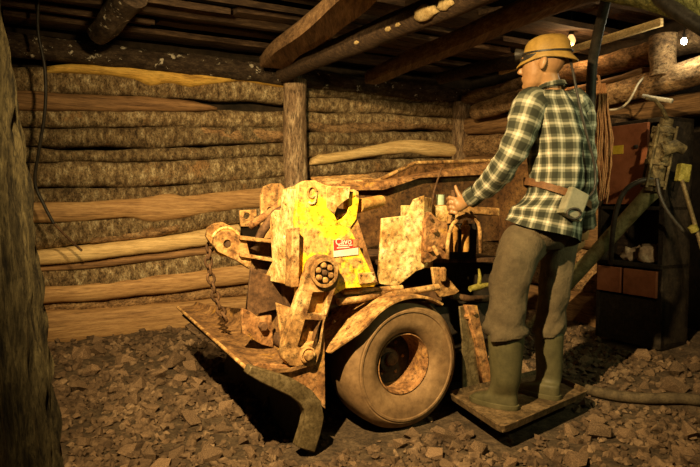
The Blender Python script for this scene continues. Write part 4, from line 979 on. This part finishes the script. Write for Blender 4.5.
# back pocket flap
# --- boots
for nm, top, ank, heel, toe, rt, ra in (('boot', P(506, 331, 2.85), P(505.5, 384, 2.85), G(517, 410, 0.097), G(471.5, 399, 0.097), 0.088, 0.068), ('boot', P(549, 331, 3.05), P(549, 380, 3.05), G(559, 400, 0.097), G(519, 389, 0.097), 0.073, 0.062)):
    mb = MB(); fd = (toe - heel); fd.z = 0; fl_ = fd.length; fd.normalize(); fs = V((-fd.y, fd.x, 0)); rings = []
    ax_ = ank.copy(); nb = 24
    hz = heel.z
    # shaft rings downwards
    for t in (0.0, 0.03, 0.2, 0.4, 0.6, 0.8, 1.0):
        c = top.lerp(ank, t); r_ = rt + (ra - rt) * t
        rings.append([c + fd * r_ * 1.04 * math.cos(2 * math.pi * j / nb) + fs * r_ * 0.94 * math.sin(2 * math.pi * j / nb) for j in range(nb)])
    # foot rings: from ankle to sole, stretching forward to the toe
    mid = heel + fd * fl_ * 0.5
    for z, front, backx, w_ in ((0.075, 0.60, 0.02, 0.85), (0.058, 0.90, 0.0, 0.95), (0.04, 0.985, -0.005, 1.0), (0.018, 1.0, -0.01, 1.0), (0.0, 0.985, -0.005, 0.96)):
        ring = []
        for j in range(nb):
            a = 2 * math.pi * j / nb; ca, sa = math.cos(a), math.sin(a)
            xx = (front + backx) / 2 * fl_ + (front - backx) / 2 * fl_ * ca
            ww = 0.050 * w_ * (1 + 0.10 * ca) * (abs(sa) ** 0.75) * (1 if sa > 0 else -1)
            p = heel + fd * xx + fs * ww; p.z = hz + z * (1 - 0.25 * max(0, ca) if z > .03 else 1); ring.append(p)
        rings.append(ring)
    mb.loft(rings); bt = mb.build(nm, 'boot_rubber', PER, smooth=True, off=PL, sub=1)
    mb = MB(); rg = []
    for z, e in ((0.0, 1.02), (0.012, 1.05), (0.022, 1.05), (0.024, 1.0)):
        ring = []
        for j in range(nb):
            a = 2 * math.pi * j / nb; ca, sa = math.cos(a), math.sin(a)
            p = heel + fd * (0.495 * fl_ + 0.505 * fl_ * ca * e) + fs * 0.052 * (1 + 0.10 * ca) * e * (abs(sa) ** 0.75) * (1 if sa > 0 else -1); p.z = hz + z - 0.001; ring.append(p)
        rg.append(ring)
    mb.loft(rg); mb.build('sole', 'boot_rubber', bt, off=PL, angle=40)
# --- belt, battery, cable
mb = MB(); rg = []
bc = P(557.5, 194, 2.965)
tiltn = V((0, 0, 1))
for dz, e in ((-0.018, 0.0), (-0.018, 0.006), (0.018, 0.006), (0.018, 0.0)):
    ring = []
    for p in ell(bc + UP * dz, 0.176 + e, 0.140 + e, 40, sq=0.25):
        q = p - bc; ring.append(p + UP * (-0.36 * q.dot(V((1, 0, 0)))))
    rg.append(ring)
rg.append(rg[0]); mb.loft(rg, caps=False); belt = mb.build('belt', 'leather', PER, off=PL, angle=50)
bt_c = P(573.5, 203, 2.795)
nx_ = (O - bt_c).normalized(); nx_ = V((0.30, -0.95, 0.05)).normalized(); rx = V((nx_.y * -1, nx_.x, 0)).normalized(); ry = nx_.cross(rx); 
rot = Matrix((rx, nx_, rx.cross(nx_))).transposed()
rot = rot @ Matrix.Rotation(R(-24), 3, 'Y')
if (rot @ V((1, 0, 0))).x < 0: pass
bat = MB().box(bt_c, (0.105, 0.055, 0.125), rot).build('battery_pack', 'grey_case', PER, off=PL, bevel=0.008); bat['label'] = 'grey lamp battery on the belt'
MB().box(bt_c + rot @ V((0, 0, 0.062)), (0.109, 0.059, 0.02), rot).build('battery_lid', 'grey_case', bat, off=PL, bevel=0.004)
lo_c = bt_c + nx_ * 0.032 + rot @ V((0, 0, 0.055))
loop = [lo_c + rx * 0.034 * math.cos(R(q)) * 1.1 + V((0, 0, 1)) * 0.024 * math.sin(R(q)) for q in range(0, 361, 20)]
MB().tube(loop, 0.0055, 8).build('battery_strap', 'hose_black', bat, off=PL, smooth=True)
cb = [P(569, 53, 2.90), P(573, 72, 2.86), P(579, 102, 2.83), P(587, 135, 2.83), P(595, 168, 2.84), P(594, 190, 2.83), P(583, 200, 2.80), P(576, 194, 2.80)]
cbp, _ = resamp(cb, [1] * len(cb), 6); MB().tube(cbp, 0.0065, 8).build('lamp_cable', 'hose_black', PER, off=PL, smooth=True)
# --- helmet
HB = HC + V((0.022, 0, 0.036))
mb = MB(); rings = []
prof = [(0.116, -0.012, 1), (0.1175, -0.006, 1), (0.115, 0.002, .6), (0.1135, 0.010, 0), (0.112, 0.040, 0), (0.105, 0.070, 0), (0.089, 0.093, 0), (0.060, 0.108, 0), (0.025, 0.114, 0), (0.002, 0.115, 0)]
for r_, z, br in [(r_ * 0.945, z * 0.95, br) for r_, z, br in prof]:
    ring = []
    for j in range(36):
        a = 2 * math.pi * j / 36; ca, sa = math.cos(a), math.sin(a)
        k = 1.0 + 0.26 * br * abs(ca) ** 1.5
        p = HB + HF * r_ * 1.03 * ca * k + HL * r_ * 0.92 * sa + UP * (z - 0.022 * br * abs(ca) ** 2)
        if not br and abs(sa) < 0.3 and z > .03: p += UP * 0.004
        p += UP * (-0.05 * (p - HB).dot(HF))
        ring.append(p)
    rings.append(ring)
rings.append([p.lerp(HB + UP * 0.10, 0.06) - UP * 0.004 for p in rings[-1]])
for k in (6, 4, 3, 0): rings.append([HB + (p - HB) * 0.965 - UP * 0.002 for p in rings[k]])
mb.loft(rings, caps=False); helm = mb.build('helmet', 'helmet', PER, off=PL, smooth=True); helm['label'] = 'ochre miner\'s helmet with rim'
mb = MB(); rg = []
for dz, e in ((0.022, 0.108), (0.022, 0.1125), (0.030, 0.112), (0.030, 0.106), (0.022, 0.108)):
    rg.append([HB + HF * e * 1.05 * math.cos(2 * math.pi * j / 36) + HL * e * 0.91 * math.sin(2 * math.pi * j / 36) + UP * (dz + 0.018 * math.cos(2 * math.pi * j / 36 + R(90)) * 0.5) for j in range(36)])
mb.loft(rg, caps=False); MB_b = mb.build('helmet_band', 'hose_black', helm, off=PL, angle=50)
MB().lathe([(0.020, -0.02), (0.026, 0.0), (0.030, 0.02), (0.031, 0.028), (0.026, 0.028), (0.001, 0.020)], HB + HF * 0.120 + UP * 0.030, HF, 20).build('head_lamp', 'hose_black', helm, off=PL, angle=40)
mb = MB(); rg = []
for dz, e in ((-0.012, 0.094), (-0.012, 0.099), (0.014, 0.101), (0.014, 0.094), (-0.012, 0.094)):
    rg.append([HC + UP * 0.032 + HF * (e * 1.06 * math.cos(2 * math.pi * j / 32)) + HL * e * 0.84 * math.sin(2 * math.pi * j / 32) + UP * dz for j in range(32)])
mb.loft(rg, caps=False); mb.build('helmet_lining', 'hose_black', helm, off=PL, angle=50)

# grip lever under the miner's hand belongs to the loader
g0 = M(452, 226, -0.30); gt = MF.loc_of(P(453.2, 190, 3.085)); gb = MF.loc_of(P(453.5, 216, 3.085))
MB().tube([g0 + V((0, 0, -0.02)), g0, gb, gt], [0.010, 0.010, 0.009, 0.010], 10).build('control_lever', 'dark_rust', MR, smooth=True)

# ------------------------------------------------------------------ things on the right
# red cabinet standing against the wall
CO = 0.34
zpl = WR.at(630, 297, 1, -CO).z
ca = WR.at(600, 124, 1, -CO); cbp_ = WR.at(662, 298, 1, -CO)
x0, x1 = ca.x, cbp_.x; ztop = WR.at(630, 121, 1, -CO).z
CB = empty('steel_cabinet', WR.m @ V(((x0 + x1) / 2, -0.2, ground(*(WR.m @ V(((x0 + x1) / 2, -0.2, 0))).xy[:]))), WR.ang)
tag(CB, 'red steel cabinet with a yellow sticker against the right wall', 'cabinet')
zg = CB.location.z
W_ = x1 - x0; H_ = ztop - zg; y0 = -(CO - 0.2)
def cbx(u, v): p = WR.at(u, v, 1, -CO); return p.x - (x0 + x1) / 2, p.z - zg
zsh = cbx(630, 208)[1]; zlo = cbx(630, 264)[1]
mb = MB(); mb.box((0, 0.12, H_ / 2), (W_, 0.04, H_)); mb.box((-W_ / 2 + .015, 0, H_ / 2), (0.03, 0.28, H_)); mb.box((W_ / 2 - .02, 0, H_ / 2), (0.04, 0.28, H_)); mb.box((0, 0, H_ - 0.015), (W_, 0.28, 0.03)); mb.box((0, 0, zsh), (W_, 0.28, 0.025)); mb.box((0, -0.01, zlo), (W_, 0.30, 0.03)); mb.box((0, 0, 0.02), (W_, 0.28, 0.04))
mb.build('carcass', 'black_steel', CB, bevel=0.003)
MB().box((0, y0 + 0.02, (zpl - zg) / 2), (W_, 0.03, zpl - zg)).build('plinth', 'black_steel', CB)
ua, va = cbx(609, 127); ub, vb = cbx(646, 206)
dr = MB().box(((ua + ub) / 2, y0 - 0.012, (zsh + H_) / 2), (ub - ua + 0.03, 0.025, H_ - zsh - 0.05)).build('door', 'red_cabinet', CB, bevel=0.004)
sx, sz = cbx(619.5, 150)
st = MB().box((sx, y0 - 0.027, sz), (0.10, 0.004, 0.058)).build('sticker', 'yellow_label', dr); st['label'] = 'yellow warning sticker'
kx, kz = cbx(639, 147); MB().lathe([(0.014, 0), (0.014, 0.012), (0.009, 0.02), (0.001, 0.02)], (kx, y0 - 0.024, kz), (0, -1, 0), 16).build('lock', 'black_steel', dr, angle=40)
for s0, s1 in ((-0.46, -0.08), (-0.04, 0.44)):
    MB().box((W_ * (s0 + s1) / 2, y0 - 0.01, (zlo + zpl - zg) / 2 - 0.005), (W_ * (s1 - s0), 0.022, zlo - zpl + zg - 0.05)).build('lower_door', 'red_cabinet', CB, bevel=0.004)
# stones and a rag in the niche
def rock_mesh(seed, flat=0.65, n=12):
    rnd = random.Random(seed); bm = bmesh.new()
    for _ in range(n):
        v = V((rnd.gauss(0, 1), rnd.gauss(0, 1), rnd.gauss(0, 1))).normalized() * rnd.uniform(0.75, 1.1); bm.verts.new((v.x, v.y * 0.8, v.z * flat))
    bmesh.ops.convex_hull(bm, input=bm.verts)
    for v in [v for v in bm.verts if not v.link_faces]: bm.verts.remove(v)
    me = bpy.data.meshes.new('rock'); bm.to_mesh(me); bm.free(); return me


rag_p = WR.m @ V(((x0 + x1) / 2 + 0.06, -CO + 0.04, zg + zlo + 0.016))
for (u, v, s_, lb_) in ((645, 246, 0.10, 'crumpled pale cloth lying in the niche of the red cabinet'), (625, 250, 0.075, 'small crumpled cloth in the niche, left of the larger one')):
    px = cbx(u, 250)[0]; mb = MB(); c = V((0, 0, 0)); rings = []
    for i_ in range(11):
        th = math.pi * i_ / 10; ring = []
        for j in range(20):
            a = 2 * math.pi * j / 20; d = V((math.sin(th) * math.cos(a) * 1.2, math.sin(th) * math.sin(a) * .8, math.cos(th)))
            p = d * s_ * (1 + 0.55 * fn(d.x * 2 + u, d.y * 2, d.z * 2) + 0.3 * fn(d.x * 5, d.y * 5 + u, d.z * 5)); p.z = max(p.z * .8, -s_ * 0.4); ring.append(p)
        rings.append(ring)
    mb.loft(rings); o = mb.build('rag', 'rag', smooth=True); o.location = WR.m @ V((px + (x0 + x1) / 2, -0.2 - 0.03, zg + zlo + 0.015 + s_ * 0.4)); tag(o, lb_, 'rag')

# rock drill on its air leg
ft_ = G(527, 333, 0.0); ft_ = P(527, 332, 4.7); ft_.z = ground(ft_.x, ft_.y); hd_ = P(655, 188, 3.85)
RD = empty('rock_drill', ft_); tag(RD, 'rusty rock drill on a slanting green air leg beside the red cabinet', 'drill')
d = (hd_ - ft_).normalized()
MB().tube([ft_ + d * 0.25, ft_ + d * 0.26, hd_ - d * 0.10, hd_ - d * 0.02, hd_], [0.040, 0.050, 0.050, 0.058, 0.045], 20).build('air_leg', 'green_pipe', RD, off=ft_, angle=40)
MB().tube([ft_, ft_ + d * 0.05, ft_ + d * 0.06, ft_ + d * 0.3], [0.03, 0.03, 0.024, 0.024], 14).build('leg_rod', 'drill_steel', RD, off=ft_, angle=40)
da = [P(652, 192, 3.82), P(656, 172, 3.8), P(659, 160, 3.8), P(661, 146, 3.8), P(664, 132, 3.8), P(667, 119, 3.8)]
ax_d = (da[5] - da[0]); Ld = ax_d.length
MB().lathe([(0.03, 0), (0.05, 0.005), (0.05, 0.07 * Ld), (0.078, 0.08 * Ld), (0.078, 0.16 * Ld), (0.058, 0.165 * Ld), (0.058, 0.36 * Ld), (0.080, 0.365 * Ld), (0.080, 0.43 * Ld), (0.066, 0.435 * Ld), (0.066, 0.60 * Ld), (0.076, 0.605 * Ld), (0.076, 0.64 * Ld), (0.060, 0.645 * Ld), (0.060, 0.80 * Ld), (0.072, 0.805 * Ld), (0.072, 0.87 * Ld), (0.04, 0.90 * Ld), (0.04, Ld), (0.02, Ld)], da[0], ax_d, 14).build('drill_body', 'drill_steel', RD, off=ft_, angle=35)
for q in range(4):
    x_, y_ = perp(ax_d); an = q * math.pi / 2 + .6; e_ = (x_ * math.cos(an) + y_ * math.sin(an)) * 0.075
    MB().tube([da[0] + ax_d * 0.05 + e_, da[0] + ax_d * 0.9 + e_], 0.009, 8).build('tie_rod', 'drill_steel', RD, off=ft_, angle=50)
MB().tube([P(662, 150, 3.74), P(676, 146, 3.72), P(684, 150, 3.72)], [0.045, 0.04, 0.03], 12).build('throttle_housing', 'drill_steel', RD, off=ft_, angle=40)
MB().tube([P(668, 122, 3.78), P(662, 108, 3.75), P(655, 100, 3.72), P(646, 98, 3.7)], [0.014, 0.012, 0.012, 0.010], 10).build('handle', 'drill_steel', RD, off=ft_, smooth=True)
MB().box(P(683, 173, 3.7), (0.068, 0.06, 0.11), Matrix.Rotation(R(8), 3, 'Y')).build('oil_box', 'moss_metal', RD, off=ft_, bevel=0.008)
for q in range(5):
    c = da[1].lerp(da[4], 0.1 + q * 0.2) + V((-0.02, -0.075, 0)); MB().bolt(c, (0, -1, 0), 0.014, 0.03).build('bolt', 'drill_steel', RD, off=ft_)
dsb = P(706, 262, 3.62); dsb2 = P(682, 180, 3.68)
MB().tube([dsb2, dsb2.lerp(dsb, .5), dsb, P(716, 300, 3.58)], 0.013, 10).build('drill_rod', 'worn_steel', RD, off=ft_, angle=50)
MB().tube([P(692, 226, 3.64), P(695, 231, 3.64)], 0.026, 12).build('rod_collar', 'moss_metal', RD, off=ft_, angle=50)
hp_, _ = resamp([P(611, 264, 4.15), P(612, 240, 4.0), P(616, 212, 3.9), P(625, 191, 3.85), P(640, 181, 3.8), P(656, 179, 3.78)], [1] * 6, 6)
MB().tube(hp_, 0.016, 10).build('drill_hose', 'hose_black', RD, off=ft_, smooth=True)
hp_, _ = resamp([P(657, 178, 3.74), P(660, 195, 3.72), P(668, 212, 3.7), P(684, 232, 3.68)], [1] * 4, 6)
MB().tube(hp_, 0.012, 10).build('drill_hose', 'hose_black', RD, off=ft_, smooth=True)

# rope hank hanging from the thick log
rt_ = P(600, 84, 3.7); RP = empty('rope_hank', rt_ - V((0, 0, 0.72))); tag(RP, 'bundle of orange-brown rope hanging behind the miner\'s shoulder', 'rope')
roff = RP.location
mb = MB(); rnd = random.Random(3)
for k in range(80):
    an = rnd.uniform(0, 6.28); rr = rnd.uniform(0.2, 1) ** .5; pts = []; L_ = rnd.uniform(0.60, 0.74); ph = rnd.uniform(0, 9)
    for t in range(11):
        q = t / 10; sp = 0.018 + 0.062 * math.sin(math.pi * min(1, q * 1.1) * 0.75)
        pts.append(rt_ + V((math.cos(an) * rr * sp + 0.016 * fn(q * 5, ph), math.sin(an) * rr * sp + 0.016 * fn(q * 5, ph + 5), -L_ * q)))
    mb.tube(pts, 0.0042, 5)
mb.build('strands', 'rope', RP, off=roff, smooth=True)
mb = MB()
for k in range(5):
    c = rt_ - V((0, 0, 0.05 + k * 0.012)); mb.tube([c + V((0.026 * math.cos(R(q)), 0.026 * math.sin(R(q)), 0)) for q in range(0, 361, 30)], 0.007, 6)
mb.build('wrapping', 'rope', RP, off=roff, smooth=True)
MB().tube([rt_ + V((0, 0, -0.02)), rt_ + V((0, 0.02, 0.05)), rt_ + V((0.0, 0.12, 0.08))], 0.008, 8).build('hanging_loop', 'rope', RP, off=roff, smooth=True)

# hoses and cables
def cable(name, pts, r_, mat, label, cat='hose', n=10, group=None):
    p_, _ = resamp(pts, [1] * len(pts), 8); base = min(p_, key=lambda q: q.z).copy()
    o = MB().tube(p_, r_, n).build(name, mat, off=base, smooth=True); o.location = base; return tag(o, label, cat, group)


cable('air_hose', [P(612, -25, 2.95), P(604, 8, 3.05), P(597, 38, 3.15), P(592, 68, 3.22), P(590, 110, 3.28), P(584, 150, 3.32), P(577, 200, 3.34)], 0.027, 'hose_black', 'thick black hose hanging from the roof behind the miner\'s shoulder')
hz = lambda u, v: (lambda g: V((g.x, g.y, ground(g.x, g.y) + 0.034)))(G(u, v, 0.03))
HOSE = [hz(572, 386), hz(590, 393), hz(615, 400), hz(645, 404), hz(680, 407), hz(715, 410), hz(760, 410)]
cable('air_hose', HOSE, 0.029, 'hose_dusty', 'dusty hose lying on the rubble to the right of the footboard')
cable('pipe', [P(648, -12, 2.6), P(672, 8, 2.5), P(706, 30, 2.4)], 0.03, 'hose_black', 'dark pipe slanting under the mossy log at the top right', 'pipe')
cable('wall_cable', [P(39, -10, 4.0), P(38, 30, 4.05), P(45, 70, 4.1), P(45, 110, 4.12), P(39, 150, 4.15), P(35, 182, 4.18), P(44, 205, 4.2), P(54, 224, 4.22)], 0.011, 'hose_black', 'dark cable hanging in front of the left of the log wall', 'cable')
cable('iron_rod', [P(54, 224, 4.22), P(68, 238, 4.25), P(82, 251, 4.28)], 0.009, 'dark_rust', 'short thin rod against the pale board at the left', 'rod')
cable('white_cable', [wr_at(600, 110, 0.35), wr_at(618, 109, 0.36), wr_at(628, 102, 0.36), wr_at(634, 92, 0.36), wr_at(638, 84, 0.34), wr_at(644, 77, 0.28)], 0.007, 'white_cable', 'thin pale cable looping down from the thick log', 'cable')
cable('hook_pipe', [wr_at(643, 96, 0.4), wr_at(652, 98, 0.4), wr_at(672, 101, 0.4)], 0.015, 'white_cable', 'short pale pipe above the rock drill', 'pipe')


# lamps in view
def bulb(loc, r_, mat, label, watts, col, rad):
    E = empty('light_bulb', loc); tag(E, label, 'lamp', 'lamps in the drift')
    MB().lathe([(0.001, -r_ * 1.3), (r_ * .6, -r_ * 1.1), (r_, -r_ * .3), (r_ * .9, r_ * .3), (r_ * .5, r_ * 1.0), (r_ * .45, r_ * 1.3)], (0, 0, 0), (0, 0, 1), 20).build('glass', mat, E, smooth=True)
    MB().lathe([(r_ * .5, r_ * 1.1), (r_ * .55, r_ * 1.2), (r_ * .55, r_ * 2.4), (r_ * .3, r_ * 2.6), (0.004, r_ * 6)], (0, 0, 0), (0, 0, 1), 16).build('socket', 'black_steel', E, angle=40)
    l = bpy.data.lights.new('bulb_light', 'POINT'); l.energy = watts; l.color = col; l.shadow_soft_size = r_
    lo = bpy.data.objects.new('bulb_light', l); link(lo, E); lo.location = (0, 0, -r_ * 1.6)


bulb(wr_at(684, 41, 0.38), 0.017, 'bulb_white', 'small bright bulb glowing on the right wall', 3, (1.0, 0.92, 0.62), 0.03)
bulb(P(571, 40, 4.6), 0.034, 'bulb_warm', 'dim warm bulb under the roof behind the helmet', 7, (1.0, 0.6, 0.25), 0.03)

# ------------------------------------------------------------------ rubble
rnd = random.Random(11)
RM = [rock_mesh(s_, 0.62 + 0.3 * (s_ % 3) / 2, 11 + s_ % 4) for s_ in range(10)]
for m_ in RM: m_.materials.append(MATS['rock'])


def blocked(p, r_):
    l = MF.inv @ V(p)
    if -0.36 - r_ < l.x < 0.36 + r_ and -0.27 - r_ < l.y < 0.03 + r_: return True
    if -0.36 - r_ < l.x < 0.36 + r_ and -1.3 - r_ < l.y < -0.95 + r_: return True
    f = V(p) - cc
    if abs(f.x) < 0.44 + r_ and abs(f.y) < 0.44 + r_:
        # inside footboard quad
        ins = True
        for i_ in range(4):
            a_, b_ = fb[i_], fb[(i_ + 1) % 4]; e = b_ - a_; nn = V((e.y, -e.x, 0)).normalized()
            if (V(p) - a_).dot(nn) > r_ + .01: ins = False
        if ins: return True
    if (V((p[0], p[1], 0)) - V((-1.07, 2.02, 0))).length < 0.2 + r_: return True
    for a_, b_ in zip(HOSE, HOSE[1:]):
        e = (b_ - a_); e.z = 0; t = max(0, min(1, (V((p[0], p[1], 0)) - V((a_.x, a_.y, 0))).dot(e) / e.length_squared))
        if (V((p[0], p[1], 0)) - V((a_.x, a_.y, 0)) - e * t).length < 0.025 + r_ * .9: return True
    rn = MF.m @ M(307, 440, 0.0)
    if (V((p[0], p[1], 0)) - V((rn.x, rn.y, 0))).length < 0.09 + r_: return True
    if (WB.inv @ V(p)).y > -0.10 - r_ or (WR.inv @ V(p)).y > -0.10 - r_: return True
    if (WR.inv @ V(p)).y > -0.42 - r_ and x0 - .1 < (WR.inv @ V(p)).x < x1 + .2: return True
    return False


placed = []
BIG = [(343, 455, .05, 'pale stone'), (402, 440, .055, ''), (128, 450, .07, ''), (150, 458, .08, ''), (117, 367, .065, ''), (98, 345, .07, ''), (92, 396, .07, ''), (150, 408, .07, ''), (110, 420, .05, ''), (415, 425, .05, ''), (465, 432, .06, ''), (478, 446, .08, ''), (570, 428, .07, ''), (620, 352, .06, '')]
LB = {0: 'largest pale stone in the right-hand foreground below the tyre', 4: 'flat light stone on the rubble below the bottom wall board', 5: 'stone leaning on the bottom board near the left trunk'}
BIGLAB = {
    (402, 440): 'pale angular stone just below the tyre', (128, 450): 'broad flat stone beside the foot of the left trunk', (117, 367): 'light square stone on the rubble below the bottom wall board',
    (98, 345): 'stone lying against the bottom wall board near the left trunk', (478, 446): 'broad flat stone in front of the footboard corner'}


REG = [('angular stone in the rubble between the left trunk and the scoop', 'stones between the trunk and the scoop'),
       ('angular stone in the rubble below the scoop runner and the tyre', 'stones below the tyre'),
       ('angular stone in the rubble in front of the footboard', 'stones in front of the footboard'),
       ('angular stone in the rubble to the right behind the ground hose', 'stones behind the ground hose')]


def region(p):
    d_ = V(p) - O; u = 350 + 600 * d_.x / d_.y
    if u < 290: return 0
    if u < 440: return 1
    l = min(HOSE, key=lambda q: abs(q.x / q.y - d_.x / d_.y))
    return 3 if p[1] > l.y and u > 545 else 2


def put_rock(p, s_, label, sink=0.35):
    me = rnd.choice(RM); o = bpy.data.objects.new('rock', me); COL.objects.link(o)
    z = ground(p[0], p[1]); o.location = (p[0], p[1], z + s_ * (0.62 - sink)); o.scale = (s_ * rnd.uniform(.9, 1.3), s_ * rnd.uniform(.8, 1.1), s_ * rnd.uniform(.8, 1.25))
    o.rotation_euler = (rnd.uniform(-.4, .4), rnd.uniform(-.4, .4), rnd.uniform(0, 6.28)); tag(o, label or REG[region(p)][0], 'rock', REG[region(p)][1]); placed.append((p[0], p[1], s_))


for u, v, s_, _ in BIG:
    p = G(u, v, 0.02)
    if blocked(p, s_ * .6): continue
    put_rock(p, s_ * 0.8, BIGLAB.get((u, v)))
cnt = 0; tries = 0
while cnt < 285 and tries < 9000:
    tries += 1
    if rnd.random() < 0.6: u, v = rnd.uniform(60, 420), rnd.uniform(350, 466)
    else: u, v = rnd.uniform(420, 700), rnd.uniform(340, 466)
    p = G(u, v, 0.02); s_ = rnd.choice((0.018, 0.02, 0.024, 0.028, 0.034, 0.04, 0.052, 0.062)) * (1 + 0.25 * (p.y - 2.5))
    if blocked(p, s_ * 1.2): continue
    if any((p.x - a) ** 2 + (p.y - b) ** 2 < (0.75 * (s_ + c)) ** 2 for a, b, c in placed): continue
    put_rock(p, s_, None); cnt += 1
# fine rubble nobody could count
mb = MB(); raw = []
for m_ in RM[:6]:
    raw.append(([v.co.copy() for v in m_.vertices], [tuple(p.vertices) for p in m_.polygons]))
k = 0
while k < 14000:
    if rnd.random() < 0.62:
        u, v = rnd.uniform(-20, 720), 330 + 145 * rnd.random(); p = G(u, v, 0.0)
    else: p = V((rnd.uniform(-2.6, 3.2), rnd.uniform(1.6, 6.3), 0))
    s_ = rnd.uniform(0.008, 0.026) * (1 + 0.2 * max(0, p.y - 2.5))
    if rnd.random() < 0.12: s_ *= 1.6
    k += 1
    if fn(p.x * 1.7, p.y * 1.7, 5) < -0.02 and rnd.random() < .6: continue
    if blocked(p, s_ * .8) and rnd.random() < .97: continue
    vs, fs = rnd.choice(raw); rt = Matrix.Rotation(rnd.uniform(0, 6.28), 3, 'Z') @ Matrix.Rotation(rnd.uniform(-.6, .6), 3, 'X'); b = len(mb.v); c = V((p.x, p.y, ground(p.x, p.y) + s_ * 0.25))
    mb.v += [c + rt @ (q * s_) for q in vs]; mb.f += [tuple(b + i_ for i_ in f) for f in fs]
tag(mb.build('rubble', 'gravel'), 'fine broken stone covering the whole mine floor', 'rubble', kind='stuff')
